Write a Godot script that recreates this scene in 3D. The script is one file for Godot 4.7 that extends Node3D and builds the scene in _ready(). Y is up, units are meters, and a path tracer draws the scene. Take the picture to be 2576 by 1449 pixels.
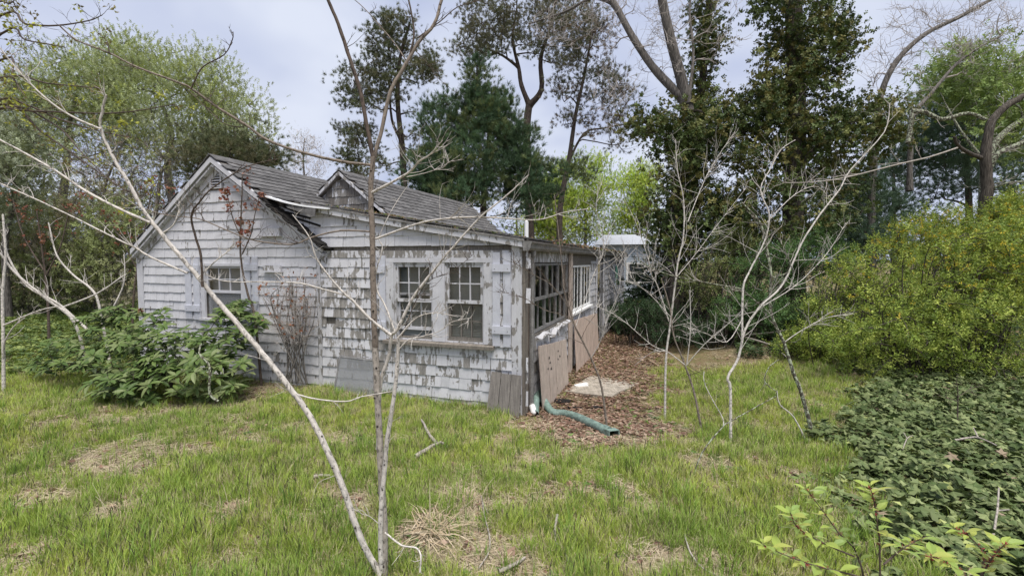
extends Node3D
# An old white shingled cottage in an overgrown yard, overcast spring day.

const F := 1202.0
const CX := 1288.0
const CY := 724.5
const EYE := 1.95
const PITCH := 0.05693
const TURN := 0.33418
const CORNER := Vector3(0.13, 0.0, -6.38)

var rng := RandomNumberGenerator.new()
var M := {}
var used := {}
var lump := FastNoiseLite.new()
var patch := FastNoiseLite.new()

# ---------- picture point to place ----------
func ray(u: float, v: float) -> Vector3:
	var x := (u - CX) / F
	var y := -(v - CY) / F
	return Vector3(x, y * cos(PITCH) - sin(PITCH), -cos(PITCH) - y * sin(PITCH))

func D(u: float, v: float, d: float) -> Vector3:
	return Vector3(0, EYE, 0) + ray(u, v) * d

func G(u: float, v: float) -> Vector3:
	var r := ray(u, v)
	var p := Vector3(0, EYE, 0) + r * (-EYE / r.y)
	for i in 4:
		p = Vector3(0, EYE, 0) + r * ((gy(p.x, p.z) - EYE) / r.y)
	return p

func hl(x: float, z: float) -> Vector2:   # world to the cottage's own x, z
	var q := Vector2(x - CORNER.x, z - CORNER.z)
	return Vector2(q.x * cos(TURN) + q.y * sin(TURN), -q.x * sin(TURN) + q.y * cos(TURN))

func hw(p: Vector3) -> Vector3:   # the cottage's own axes to world
	return CORNER + Vector3(p.x * cos(TURN) - p.z * sin(TURN), p.y, p.x * sin(TURN) + p.z * cos(TURN))

func gy(x: float, z: float) -> float:
	var q := hl(x, z)
	var alley := smoothstep(-0.5, 0.5, q.x) * (1.0 - smoothstep(1.6, 4.2, q.x)) * (1.0 - smoothstep(-1.0, 1.2, q.y)) * smoothstep(-22.0, -14.0, q.y)
	var front := (1.0 - smoothstep(0.2, 3.0, q.y)) * smoothstep(-16.0, -9.0, q.x) * (1.0 - smoothstep(0.0, 3.0, q.x))
	return -0.22 * alley - 0.07 * front + lump.get_noise_2d(x, z) * 0.05

func gp(x: float, z: float, up := 0.0) -> Vector3:
	return Vector3(x, gy(x, z) + up, z)

# ---------- mesh collecting ----------
class MB:
	var v := PackedVector3Array()
	var n := PackedVector3Array()
	var t := PackedVector2Array()
	var ix := PackedInt32Array()
	func tri(a: Vector3, b: Vector3, c: Vector3) -> void:
		var k := v.size()
		var m := (b - a).cross(c - a).normalized()
		v.append_array([a, b, c]); n.append_array([m, m, m]); t.append_array([Vector2(0, 0), Vector2(1, 0), Vector2(0, 1)])
		ix.append_array([k, k + 2, k + 1])
	func quad(a: Vector3, b: Vector3, c: Vector3, d: Vector3) -> void:
		var k := v.size()
		var m := (c - a).cross(d - b).normalized()
		v.append_array([a, b, c, d]); n.append_array([m, m, m, m]); t.append_array([Vector2(0, 0), Vector2(1, 0), Vector2(1, 1), Vector2(0, 1)])
		ix.append_array([k, k + 2, k + 1, k, k + 3, k + 2])
	func hexa(p: Array) -> void:   # eight corners: bottom four anticlockwise from above, then the top four
		quad(p[3], p[2], p[1], p[0]); quad(p[4], p[5], p[6], p[7])
		for i in 4:
			var j := (i + 1) % 4
			quad(p[i], p[j], p[j + 4], p[i + 4])
	func box(lo: Vector3, hi: Vector3) -> void:
		hexa([Vector3(lo.x, lo.y, hi.z), Vector3(hi.x, lo.y, hi.z), Vector3(hi.x, lo.y, lo.z), Vector3(lo.x, lo.y, lo.z), Vector3(lo.x, hi.y, hi.z), Vector3(hi.x, hi.y, hi.z), Vector3(hi.x, hi.y, lo.z), Vector3(lo.x, hi.y, lo.z)])
	func obox(c: Vector3, s: Vector3, b: Basis) -> void:
		var p := []
		for q in [[-1, -1, 1], [1, -1, 1], [1, -1, -1], [-1, -1, -1], [-1, 1, 1], [1, 1, 1], [1, 1, -1], [-1, 1, -1]]:
			p.append(c + b * (Vector3(q[0], q[1], q[2]) * s * 0.5))
		hexa(p)
	func prism(poly: Array, z0: float, z1: float) -> void:   # an anticlockwise outline in x, y, pushed from z0 to z1 (z1 in front)
		var pv := PackedVector2Array(poly)
		var tr := Geometry2D.triangulate_polygon(pv)
		for i in range(0, tr.size(), 3):
			var a := pv[tr[i]]; var b := pv[tr[i + 1]]; var c := pv[tr[i + 2]]
			if (b - a).cross(c - a) < 0:
				var s := b; b = c; c = s
			tri(Vector3(a.x, a.y, z1), Vector3(b.x, b.y, z1), Vector3(c.x, c.y, z1))
			tri(Vector3(a.x, a.y, z0), Vector3(c.x, c.y, z0), Vector3(b.x, b.y, z0))
		for i in pv.size():
			var a := pv[i]; var b := pv[(i + 1) % pv.size()]
			quad(Vector3(a.x, a.y, z1), Vector3(a.x, a.y, z0), Vector3(b.x, b.y, z0), Vector3(b.x, b.y, z1))
	func tube(p: PackedVector3Array, r: PackedFloat32Array, sides := 6, closed := true) -> void:
		var k := v.size()
		var m := p.size()
		if m < 2:
			return
		var tg := (p[1] - p[0]).normalized()
		var u := tg.cross(Vector3(0.31, 0.2, 0.93)).normalized()
		var run := 0.0
		for i in m:
			var tn := (p[mini(i + 1, m - 1)] - p[maxi(i - 1, 0)]).normalized()
			u = (u - tn * u.dot(tn)).normalized()
			var w := tn.cross(u)
			if i > 0:
				run += p[i].distance_to(p[i - 1])
			for j in sides + 1:
				var a := TAU * j / sides
				var o := u * cos(a) + w * sin(a)
				v.append(p[i] + o * r[i]); n.append(o); t.append(Vector2(float(j) / sides, run))
		for i in m - 1:
			for j in sides:
				var a := k + i * (sides + 1) + j
				var b := a + 1
				var c := b + sides + 1
				var d := a + sides + 1
				ix.append_array([a, c, b, a, d, c])
		if not closed:
			return
		var e := v.size()   # rounded tip
		v.append(p[m - 1] + (p[m - 1] - p[m - 2]).normalized() * r[m - 1]); n.append((p[m - 1] - p[m - 2]).normalized()); t.append(Vector2(0, run))
		for j in sides:
			var a := k + (m - 1) * (sides + 1) + j
			ix.append_array([a, e, a + 1])
	func mesh(off := Vector3.ZERO) -> ArrayMesh:
		var am := ArrayMesh.new()
		if v.is_empty():
			return am
		var q := v
		if off != Vector3.ZERO:
			q = PackedVector3Array()
			q.resize(v.size())
			for i in v.size():
				q[i] = v[i] - off
		var arr := []
		arr.resize(Mesh.ARRAY_MAX)
		arr[Mesh.ARRAY_VERTEX] = q; arr[Mesh.ARRAY_NORMAL] = n; arr[Mesh.ARRAY_TEX_UV] = t; arr[Mesh.ARRAY_INDEX] = ix
		am.add_surface_from_arrays(Mesh.PRIMITIVE_TRIANGLES, arr)
		return am

# ---------- naming ----------
func numbered(called: String) -> String:
	used[called] = used.get(called, -1) + 1
	return called if used[called] == 0 else "%s_%03d" % [called, used[called]]

func tag(o, label: String, category := "", group := "", kind := ""):
	if label: o.set_meta("label", label)
	if category: o.set_meta("category", category)
	if group: o.set_meta("group", group)
	if kind: o.set_meta("kind", kind)
	return o

func thing(called: String, label: String, category: String, at: Vector3, group := ""):
	var o := Node3D.new()
	o.name = numbered(called)
	add_child(o)
	o.position = at
	return tag(o, label, category, group)

func put(mb: MB, called: String, m: Material, parent = null, off := Vector3.ZERO):
	var o := MeshInstance3D.new()
	o.mesh = mb.mesh(off)
	o.material_override = m
	if parent == null:
		o.name = numbered(called)
		o.position = off
		add_child(o)
	else:
		o.name = called
		parent.add_child(o, true)
	return o

func put_mesh(me: Mesh, called: String, m: Material, parent, tf: Transform3D):
	var o := MeshInstance3D.new()
	o.mesh = me
	o.material_override = m
	o.name = called
	o.transform = tf
	parent.add_child(o, true)
	return o

func scatter(me: Mesh, tfs: Array, cols: Array, called: String, m: Material, parent = null, off := Vector3.ZERO):
	var mm := MultiMesh.new()
	mm.transform_format = MultiMesh.TRANSFORM_3D
	mm.use_colors = true
	mm.mesh = me
	mm.instance_count = tfs.size()
	for i in tfs.size():
		var q: Transform3D = tfs[i]
		q.origin -= off
		mm.set_instance_transform(i, q)
		mm.set_instance_color(i, cols[i])
	var o := MultiMeshInstance3D.new()
	o.multimesh = mm
	o.material_override = m
	if parent == null:
		o.name = numbered(called)
		add_child(o)
		o.position = off
	else:
		o.name = called
		parent.add_child(o, true)
	o.set_meta("kind", "stuff")
	return o

# ---------- small helpers ----------
func rr(a: float, b: float) -> float:
	return rng.randf_range(a, b)

func rdir() -> Vector3:
	return Vector3(rng.randfn(), rng.randfn(), rng.randfn()).normalized()

func facing(dir: Vector3, roll: float) -> Basis:   # y along dir
	var y := dir.normalized()
	var x := y.cross(Vector3(0.3, 0.55, 0.78)).normalized()
	if x.length() < 0.5:
		x = y.cross(Vector3.RIGHT).normalized()
	return Basis(y, roll) * Basis(x, y, x.cross(y))

func smooth(p: Array, sub := 3, jit := 0.0) -> PackedVector3Array:
	var o := PackedVector3Array()
	for i in p.size() - 1:
		var a: Vector3 = p[maxi(i - 1, 0)]
		var b: Vector3 = p[i]
		var c: Vector3 = p[i + 1]
		var d: Vector3 = p[mini(i + 2, p.size() - 1)]
		for k in sub:
			var q := b.cubic_interpolate(c, a, d, float(k) / sub)
			if jit > 0.0 and not (i == 0 and k == 0):
				q += rdir() * jit
			o.append(q)
	o.append(p[p.size() - 1])
	return o

func taper(n: int, r0: float, r1: float, bump := 0.0) -> PackedFloat32Array:
	var o := PackedFloat32Array()
	for i in n:
		o.append(lerpf(r0, r1, float(i) / maxf(1, n - 1)) * (1.0 + (rr(-bump, bump) if bump > 0.0 else 0.0)))
	return o

func pxpath(a: Array) -> Array:   # [u, v, depth] triples
	var o := []
	for q in a:
		o.append(D(q[0], q[1], q[2]))
	return o

func twigs(mb: MB, path: PackedVector3Array, r: float, count: int, length: float, level := 0, upward := 0.25, tips = null, t0 := 0.15) -> void:
	for i in count:
		var f := rr(t0, 1.0) * (path.size() - 1)
		var k := mini(int(f), path.size() - 2)
		var p := path[k].lerp(path[k + 1], f - k)
		var along := (path[k + 1] - path[k]).normalized()
		var d := (along * rr(0.3, 0.9) + rdir() * 0.8 + Vector3.UP * upward).normalized()
		var l := length * rr(0.35, 1.0) * (1.25 - f / path.size())
		var pts := [p]
		var q := p
		var segs := 3
		for s in segs:
			d = (d + rdir() * 0.28 + Vector3.UP * upward * 0.3).normalized()
			q += d * l / segs
			pts.append(q)
		var sp := smooth(pts, 2)
		mb.tube(sp, taper(sp.size(), r, r * 0.35), 4 if r > 0.003 else 3)
		if tips != null:
			tips.append([q, d])
		if level > 0:
			twigs(mb, sp, r * 0.62, rng.randi_range(1, 3), length * 0.5, level - 1, upward, tips, 0.2)
# ---------- materials ----------
func lin(r: float, g: float, b: float) -> Color:
	return Color(r, g, b).linear_to_srgb()

func plain(r: float, g: float, b: float, rough := 0.85, tex: Texture2D = null, scale := 1.0, world := false) -> StandardMaterial3D:
	var m := StandardMaterial3D.new()
	m.albedo_color = lin(r, g, b)
	m.roughness = rough
	m.metallic_specular = 0.35
	if tex:
		m.albedo_texture = tex
		m.uv1_triplanar = true
		m.uv1_world_triplanar = world
		m.uv1_triplanar_sharpness = 6.0
		m.uv1_scale = Vector3.ONE * scale
	return m

func leafm(r: float, g: float, b: float, rough := 0.55, through := 0.5) -> StandardMaterial3D:
	var m := plain(r, g, b, rough)
	m.vertex_color_use_as_albedo = true
	m.backlight_enabled = true
	m.backlight = Color(through, through, through * 0.6).linear_to_srgb()
	return m

func noise(freq: float, oct := 4, s := 1) -> FastNoiseLite:
	var f := FastNoiseLite.new()
	f.seed = s
	f.noise_type = FastNoiseLite.TYPE_SIMPLEX_SMOOTH
	f.frequency = freq
	f.fractal_octaves = oct
	return f

func field(w: int, h: int, f: FastNoiseLite, sx := 1.0, sy := 1.0) -> PackedFloat32Array:   # a noise that tiles, 0 to 1
	var o := PackedFloat32Array()
	o.resize(w * h)
	for y in h:
		for x in w:
			var a := TAU * x / w
			o[y * w + x] = f.get_noise_3d(cos(a) * w / TAU * sx, sin(a) * w / TAU * sx, y * sy) * 0.5 + 0.5
	return o

func picture(w: int, h: int, fn: Callable) -> ImageTexture:
	var b := PackedByteArray()
	b.resize(w * h * 3)
	for i in w * h:
		var c: Color = fn.call(i)
		b[i * 3] = int(clampf(c.r, 0, 1) * 255.0); b[i * 3 + 1] = int(clampf(c.g, 0, 1) * 255.0); b[i * 3 + 2] = int(clampf(c.b, 0, 1) * 255.0)
	return ImageTexture.create_from_image(Image.create_from_data(w, h, false, Image.FORMAT_RGB8, b))

func make_materials() -> void:
	var S := 384
	var streak := field(S, S, noise(0.09, 4, 3), 1.0, 0.10)
	var fine := field(S, S, noise(0.35, 3, 5), 1.0, 0.25)
	var blot := field(S, S, noise(0.035, 4, 9), 1.0, 0.55)
	var blot2 := field(S, S, noise(0.02, 4, 19), 1.0, 1.0)
	var gran := field(S, S, noise(0.5, 2, 23), 1.0, 1.0)
	# old cedar, silver grey with vertical grain; paint clings in flakes
	var wood := func(i): return Color(0.60, 0.585, 0.565) * (0.72 + 0.38 * streak[i] + 0.28 * (fine[i] - 0.5))
	M.wood_tex = picture(S, S, wood)
	var peels := []
	for k in 5:
		var limit: float = [0.30, 0.38, 0.45, 0.52, 0.60][k]
		peels.append(picture(S, S, func(i):
			var e := blot[i] * 0.55 + streak[i] * 0.33 + fine[i] * 0.16
			if e < limit:
				return wood.call(i)
			return Color(0.815, 0.815, 0.83) * (0.90 + 0.10 * blot2[i] + 0.08 * (fine[i] - 0.5) + 0.05 * (streak[i] - 0.5) - (0.13 if e < limit + 0.007 else 0.0))))
	M.paint = []
	for k in 5:
		var m := plain(1, 1, 1, 0.75, peels[k], 0.52, true)
		m.uv1_triplanar_sharpness = 12.0
		m.uv1_offset = Vector3(0.13 * k, 0.29 * k, 0.41 * k)
		m.heightmap_enabled = true
		m.heightmap_texture = M.wood_tex
		m.heightmap_scale = 0.12
		M.paint.append(m)
	M.trim = plain(0.97, 0.97, 0.98, 0.7, peels[0], 0.6, true)
	M.trim_worn = plain(0.95, 0.95, 0.95, 0.75, peels[2], 0.5, true)
	M.shutter = plain(0.93, 0.95, 1.0, 0.65, peels[0], 0.9, true)
	M.wood = plain(0.62, 0.60, 0.57, 0.9, M.wood_tex, 0.8, true)
	M.bare = plain(0.72, 0.68, 0.63, 0.9, M.wood_tex, 0.7)
	var light := picture(S, S, func(i): return Color(0.84, 0.80, 0.77) * (0.80 + 0.25 * streak[i] + 0.22 * (fine[i] - 0.5) + 0.12 * (blot2[i] - 0.5)))
	M.plank = plain(0.80, 0.75, 0.70, 0.88, light, 0.9)
	M.plank_grey = plain(0.62, 0.60, 0.585, 0.9, M.wood_tex, 1.1)
	M.plank_pink = plain(0.92, 0.82, 0.75, 0.85, light, 0.6)
	var grit := picture(S, S, func(i):
		var g := 0.62 + 0.5 * (gran[i] - 0.5) + 0.30 * (blot2[i] - 0.5) + 0.2 * (streak[i] - 0.5)
		return Color(g, g * 0.985, g * 0.975))
	M.roofs = []
	for k in 4:
		var g: float = [0.36, 0.32, 0.285, 0.39][k]
		M.roofs.append(plain(g * 0.98, g * 0.99, g * 1.01, 0.95, grit, 0.7, true))
	M.felt = plain(0.045, 0.043, 0.042, 0.95, grit, 0.9, true)
	M.inner = plain(0.30, 0.25, 0.20, 0.9, M.wood_tex, 0.8)  # dark brown, with the dimness of the rooms put into the colour
	M.metal = plain(0.62, 0.63, 0.64, 0.45, grit, 1.0, true)
	M.flash = plain(0.85, 0.86, 0.88, 0.4)
	M.gutter = plain(0.60, 0.60, 0.59, 0.6, grit, 0.6, true)
	M.blind = plain(0.26, 0.28, 0.265, 0.6)
	M.curtain = plain(0.36, 0.37, 0.37, 0.8)
	M.glass = plain(0.02, 0.022, 0.022, 0.02)
	M.glass.transparency = BaseMaterial3D.TRANSPARENCY_ALPHA
	M.glass.albedo_color.a = 0.10
	M.glass.metallic_specular = 0.5
	M.screen = plain(0.30, 0.31, 0.32, 0.6)
	M.screen.transparency = BaseMaterial3D.TRANSPARENCY_ALPHA
	M.screen.albedo_color.a = 0.36
	M.pipe = plain(0.52, 0.76, 0.68, 0.55, grit, 1.2)
	M.far_roof = plain(0.38, 0.40, 0.43, 0.9)
	M.far_glass = plain(0.05, 0.055, 0.06, 0.05)
	M.white = plain(0.78, 0.78, 0.77, 0.6)
	M.tarp = plain(0.10, 0.42, 0.27, 0.6)
	M.concrete = plain(0.95, 0.88, 0.75, 0.92, grit, 0.9, true)
	M.ink = plain(0.03, 0.03, 0.03, 0.9)
	M.siding = plain(0.47, 0.53, 0.60, 0.8)
	# ground: thatch, soil and thin moss in flecks and patches
	var soil := picture(S, S, func(i):
		var f := fine[i]
		var c := Color(0.47, 0.42, 0.31).lerp(Color(0.66, 0.59, 0.45), clampf((f - 0.42) * 4.0, 0, 1))
		c = c.lerp(Color(0.34, 0.27, 0.19), clampf((gran[i] - 0.52) * 5.0, 0, 1) * 0.8)
		return c.lerp(Color(0.40, 0.44, 0.24), clampf((blot[i] - 0.47) * 3.5, 0, 1) * 0.75))
	M.soil = plain(0.75, 0.75, 0.75, 1.0, soil, 0.55, true)
	M.soil.heightmap_enabled = true
	M.soil.heightmap_texture = soil
	M.soil.heightmap_scale = 2.0
	var bark := picture(S, S, func(i):
		var g := 0.55 + 0.75 * (streak[i] - 0.5) + 0.35 * (gran[i] - 0.5)
		return Color(g, g, g))
	var pale := picture(S, S, func(i):
		var g := 0.78 + 0.32 * (blot2[i] - 0.5) + 0.28 * (gran[i] - 0.5) - (0.22 if blot[i] > 0.63 else 0.0)
		return Color(g, g * 0.985, g * 0.96))
	var lichen := picture(S, S, func(i):
		var c := Color(0.36, 0.34, 0.31) * (0.7 + 0.6 * gran[i])
		return c.lerp(Color(0.72, 0.75, 0.66), clampf((blot2[i] - 0.48) * 9.0, 0, 1)))
	M.bark = plain(0.28, 0.24, 0.20, 0.95, bark, 1.4)
	M.bark_pine = plain(0.24, 0.19, 0.16, 0.95, bark, 1.0)
	M.bark_grey = plain(0.47, 0.43, 0.39, 0.95, bark, 1.2)
	M.bark_pale = plain(0.92, 0.89, 0.86, 0.85, pale, 3.0)
	M.bark_tan = plain(0.36, 0.31, 0.27, 0.85, pale, 3.0)
	M.bark_mid = plain(0.58, 0.54, 0.50, 0.85, pale, 3.0)
	M.bark_brown = plain(0.17, 0.135, 0.115, 0.8, pale, 3.0)
	M.bark_lichen = plain(0.75, 0.75, 0.72, 0.95, lichen, 3.0)
	M.bark_twig = plain(0.40, 0.36, 0.33, 0.9)
	M.knot = plain(0.06, 0.05, 0.045, 0.95)
	for k in ["bark", "bark_pine", "bark_grey"]:
		M[k].heightmap_enabled = true; M[k].heightmap_texture = bark; M[k].heightmap_scale = 1.6
	for k in ["bark_pale", "bark_mid", "bark_tan", "bark_lichen"]:
		M[k].heightmap_enabled = true; M[k].heightmap_texture = pale; M[k].heightmap_scale = 0.25
	M.leaf = leafm(1, 1, 1, 0.6, 0.55)
	M.needle = leafm(1, 1, 1, 0.6, 0.25)
	M.gloss = leafm(1, 1, 1, 0.45, 0.25)
	M.gloss.metallic_specular = 0.27
	M.grass = leafm(1, 1, 1, 0.6, 0.6)
	M.dry = leafm(1, 1, 1, 0.9, 0.3)
	for k in 4:
		M["rhodo%d" % k] = leafm([0.092, 0.12, 0.165, 0.065][k], [0.145, 0.175, 0.205, 0.108][k], [0.040, 0.05, 0.085, 0.030][k], 0.45, 0.3)
		M["cherry%d" % k] = leafm([0.31, 0.25, 0.20, 0.37][k], [0.41, 0.36, 0.31, 0.42][k], [0.085, 0.085, 0.08, 0.10][k], 0.45, 0.6)

# ---------- leaf and tuft shapes ----------
func leaf_into(mb: MB, base: Vector3, dir: Vector3, side: Vector3, l: float, w: float, fold := 0.25, droop := 0.2) -> void:
	var up := side.cross(dir).normalized()
	var mid := base + dir * l * 0.5 + up * l * 0.03
	var tip := base + dir * l - up * l * droop
	var a := mid + side * w * 0.5 + up * w * fold
	var b := mid - side * w * 0.5 + up * w * fold
	mb.tri(base, mid, a); mb.tri(mid, tip, a)
	mb.tri(base, b, mid); mb.tri(b, tip, mid)

func sprig(n: int, stem: float, l: float, w: float, splay := 0.9, fold := 0.2) -> ArrayMesh:
	var mb := MB.new()
	for i in n:
		var f := (i + 0.6) / n
		var a := i * 2.4 + rr(-0.4, 0.4)
		var out := Vector3(cos(a), 0, sin(a))
		var d := (out * splay + Vector3.UP * rr(0.3, 0.9)).normalized()
		var s := d.cross(Vector3.UP + rdir() * 0.4).normalized()
		leaf_into(mb, Vector3(0, stem * f, 0) + rdir() * 0.01, d, s, l * rr(0.7, 1.1), w * rr(0.8, 1.1), fold, rr(0.0, 0.3))
	return mb.mesh()

func tuft(n: int, l: float, w: float, wide: float) -> ArrayMesh:   # pine needles
	var mb := MB.new()
	for i in n:
		var d := (rdir() * wide + Vector3.UP).normalized()
		var s := d.cross(rdir()).normalized() * w * 0.5
		var b := Vector3(0, rr(-0.35, 0.25) * l, 0)
		mb.tri(b - s, b + s, b + d * l * rr(0.7, 1.1))
	return mb.mesh()

func grass_tuft(n: int, h: float, w: float, spread: float, lean: float) -> ArrayMesh:
	var mb := MB.new()
	for i in n:
		var a := rr(0, TAU)
		var o := Vector3(cos(a), 0, sin(a)) * spread * sqrt(rng.randf())
		var b := rr(0, TAU)
		var side := Vector3(cos(b), 0, sin(b)) * w * 0.5
		var hh := h * rr(0.5, 1.1)
		var tip := Vector3(-sin(b), 0, cos(b)) * lean * hh * rr(-1, 1) + o * 0.8
		var m := o + tip * 0.3 + Vector3(0, hh * 0.6, 0)
		var e := o + tip + Vector3(0, hh, 0)
		mb.quad(o - side, o + side, m + side * 0.8, m - side * 0.8)
		mb.tri(m - side * 0.8, m + side * 0.8, e)
	return mb.mesh()

func straw(n: int, l: float, w: float) -> ArrayMesh:
	var mb := MB.new()
	for i in n:
		var a := rr(0, TAU)
		var d := Vector3(cos(a), rr(0.0, 0.35), sin(a)).normalized()
		var s := Vector3(-sin(a), rr(-0.4, 0.4), cos(a)).normalized() * w * 0.5
		var b := Vector3(rr(-1, 1), 0.04, rr(-1, 1)) * l * 0.35 + Vector3.UP * rr(0.0, 0.02)
		var ll := l * rr(0.4, 1.0)
		var m := b + d * ll * 0.5
		var e := m + (d + Vector3(rr(-0.4, 0.4), -0.35, rr(-0.4, 0.4))).normalized() * ll * 0.5
		mb.quad(b - s, b + s, m + s, m - s)
		mb.tri(m - s, m + s, e)
	return mb.mesh()

func lobed_leaf(size: float, lobes := 5) -> ArrayMesh:   # ivy, maple: a fan of pointed lobes, cupped
	var mb := MB.new()
	var c := Vector3(0, 0.012, 0)
	var ring := []
	for i in lobes * 2 + 1:
		var f := float(i) / (lobes * 2)
		var a := lerpf(-2.45, 2.45, f)
		var r := size * (0.34 if i % 2 == 0 else lerpf(0.62, 0.46, absf(f - 0.5) * 2.0))
		ring.append(Vector3(sin(a) * r, -0.12 * r + rr(-0.004, 0.004), -cos(a) * r))
	for i in ring.size() - 1:
		mb.tri(c, ring[i + 1], ring[i])
	mb.tri(c, Vector3(0, 0, size * 0.08), ring[ring.size() - 1]); mb.tri(c, ring[0], Vector3(0, 0, size * 0.08))
	return mb.mesh()

func dead_leaf(size: float) -> ArrayMesh:
	var mb := MB.new()
	var a := Vector3(-size * 0.5, rr(0.0, 0.012), 0)
	var e := Vector3(size * 0.5, rr(0.004, 0.02), rr(-0.01, 0.01))
	var m := Vector3(0, 0.002, 0)
	var p := Vector3(rr(-0.1, 0.1) * size, rr(0.006, 0.02), size * 0.3)
	var q := Vector3(rr(-0.1, 0.1) * size, rr(0.006, 0.02), -size * 0.3)
	mb.tri(a, p, m); mb.tri(p, e, m); mb.tri(a, m, q); mb.tri(q, m, e)
	return mb.mesh()
# ---------- the cottage ----------
func main_top(x: float) -> float:
	return 3.687 - (0.741 * (-5.37 - x) if x < -5.37 else 0.675 * (x + 5.37))

func shed_top(x: float) -> float:
	return 2.247 - 0.168 * x + 0.012 * sin((x + 0.2) * 1.6)

func wall_top(x: float) -> float:
	if x < -4.35:
		return main_top(x) - 0.13
	return shed_top(x) - 0.13

func rect(p, called, m, x0, y0, x1, y1, z0, z1):
	var mb := MB.new()
	mb.box(Vector3(x0, y0, z0), Vector3(x1, y1, z1))
	return put(mb, called, m, p)

func sash(win, x0: float, y0: float, x1: float, y1: float, z: float, cols: int, rows: int, m: Material, side := false) -> void:
	# an x, y sash; a side sash runs along z instead and is turned
	var s := 0.036
	var turn := func(lo: Vector3, hi: Vector3) -> Array:
		if not side:
			return [lo, hi]
		return [Vector3(minf(lo.z, hi.z), lo.y, -hi.x), Vector3(maxf(lo.z, hi.z), hi.y, -lo.x)]
	var mb := MB.new()
	for b in [[x0, y0, x0 + s, y1], [x1 - s, y0, x1, y1], [x0 + s, y0, x1 - s, y0 + s * 1.3], [x0 + s, y1 - s, x1 - s, y1]]:
		var q = turn.call(Vector3(b[0], b[1], z - 0.018), Vector3(b[2], b[3], z + 0.018))
		mb.box(q[0], q[1])
	put(mb, "sash", m, win)
	var iw := (x1 - x0 - 2 * s) / cols
	var ih := (y1 - y0 - 2.3 * s) / rows
	for i in range(1, cols):
		mb = MB.new()
		var xx := x0 + s + iw * i
		var q = turn.call(Vector3(xx - 0.008, y0 + s * 1.3, z - 0.012), Vector3(xx + 0.008, y1 - s, z + 0.012))
		mb.box(q[0], q[1])
		put(mb, "muntin", m, win)
	for j in range(1, rows):
		var yy := y0 + s * 1.3 + ih * j
		for i in cols:
			mb = MB.new()
			var q = turn.call(Vector3(x0 + s + iw * i + 0.008, yy - 0.008, z - 0.0105), Vector3(x0 + s + iw * (i + 1) - 0.008, yy + 0.008, z + 0.0105))
			mb.box(q[0], q[1])
			put(mb, "muntin", m, win)
	for j in rows:
		for i in cols:
			mb = MB.new()
			var q = turn.call(Vector3(x0 + s + iw * i, y0 + s * 1.3 + ih * j, z - 0.002), Vector3(x0 + s + iw * (i + 1), y0 + s * 1.3 + ih * (j + 1), z + 0.002))
			mb.box(q[0] + Vector3(0.0004, 0.0004, 0.0004), q[1] - Vector3(0.0004, 0.0004, 0.0004))
			put(mb, "pane", M.glass, win)

func blind(win, x0, y0, x1, y1, z) -> void:
	var mb := MB.new()
	var y: float = y1
	while y > y0:
		mb.obox(Vector3((x0 + x1) * 0.5, y, z), Vector3(x1 - x0, 0.0016, 0.028), Basis(Vector3.RIGHT, 0.95 + rr(-0.08, 0.08)) * Basis(Vector3.BACK, rr(-0.002, 0.002)))
		y -= 0.0235
	var o = put(mb, "blind", M.blind, win)
	o.set_meta("kind", "stuff")

func shutter(house, x0: float, x1: float, y0: float, y1: float, z: float) -> void:
	var o := Node3D.new()
	o.name = "shutter"
	house.add_child(o, true)
	var w := (x1 - x0) * 0.41
	rect(o, "board", M.shutter, x0, y0, x0 + w, y1, z, z + 0.02)
	rect(o, "board", M.shutter, x1 - w, y0 - 0.005, x1, y1 - 0.004, z, z + 0.021)
	for f in [0.14, 0.80]:
		var mb := MB.new()
		var yy := lerpf(y0, y1, f)
		mb.obox(Vector3((x0 + x1) * 0.5, yy + 0.045, z + 0.031), Vector3(x1 - x0 + 0.006, 0.105, 0.02), Basis(Vector3.BACK, rr(-0.008, 0.008)))
		put(mb, "batten", M.shutter, o)
		mb = MB.new()
		for sx in [x0 + w * 0.35, x1 - w * 0.35]:
			mb.obox(Vector3(sx, yy + 0.03, z + 0.042), Vector3(0.008, 0.008, 0.004), Basis(Vector3.BACK, 0.6))
		put(mb, "nail", M.knot, o)

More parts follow.
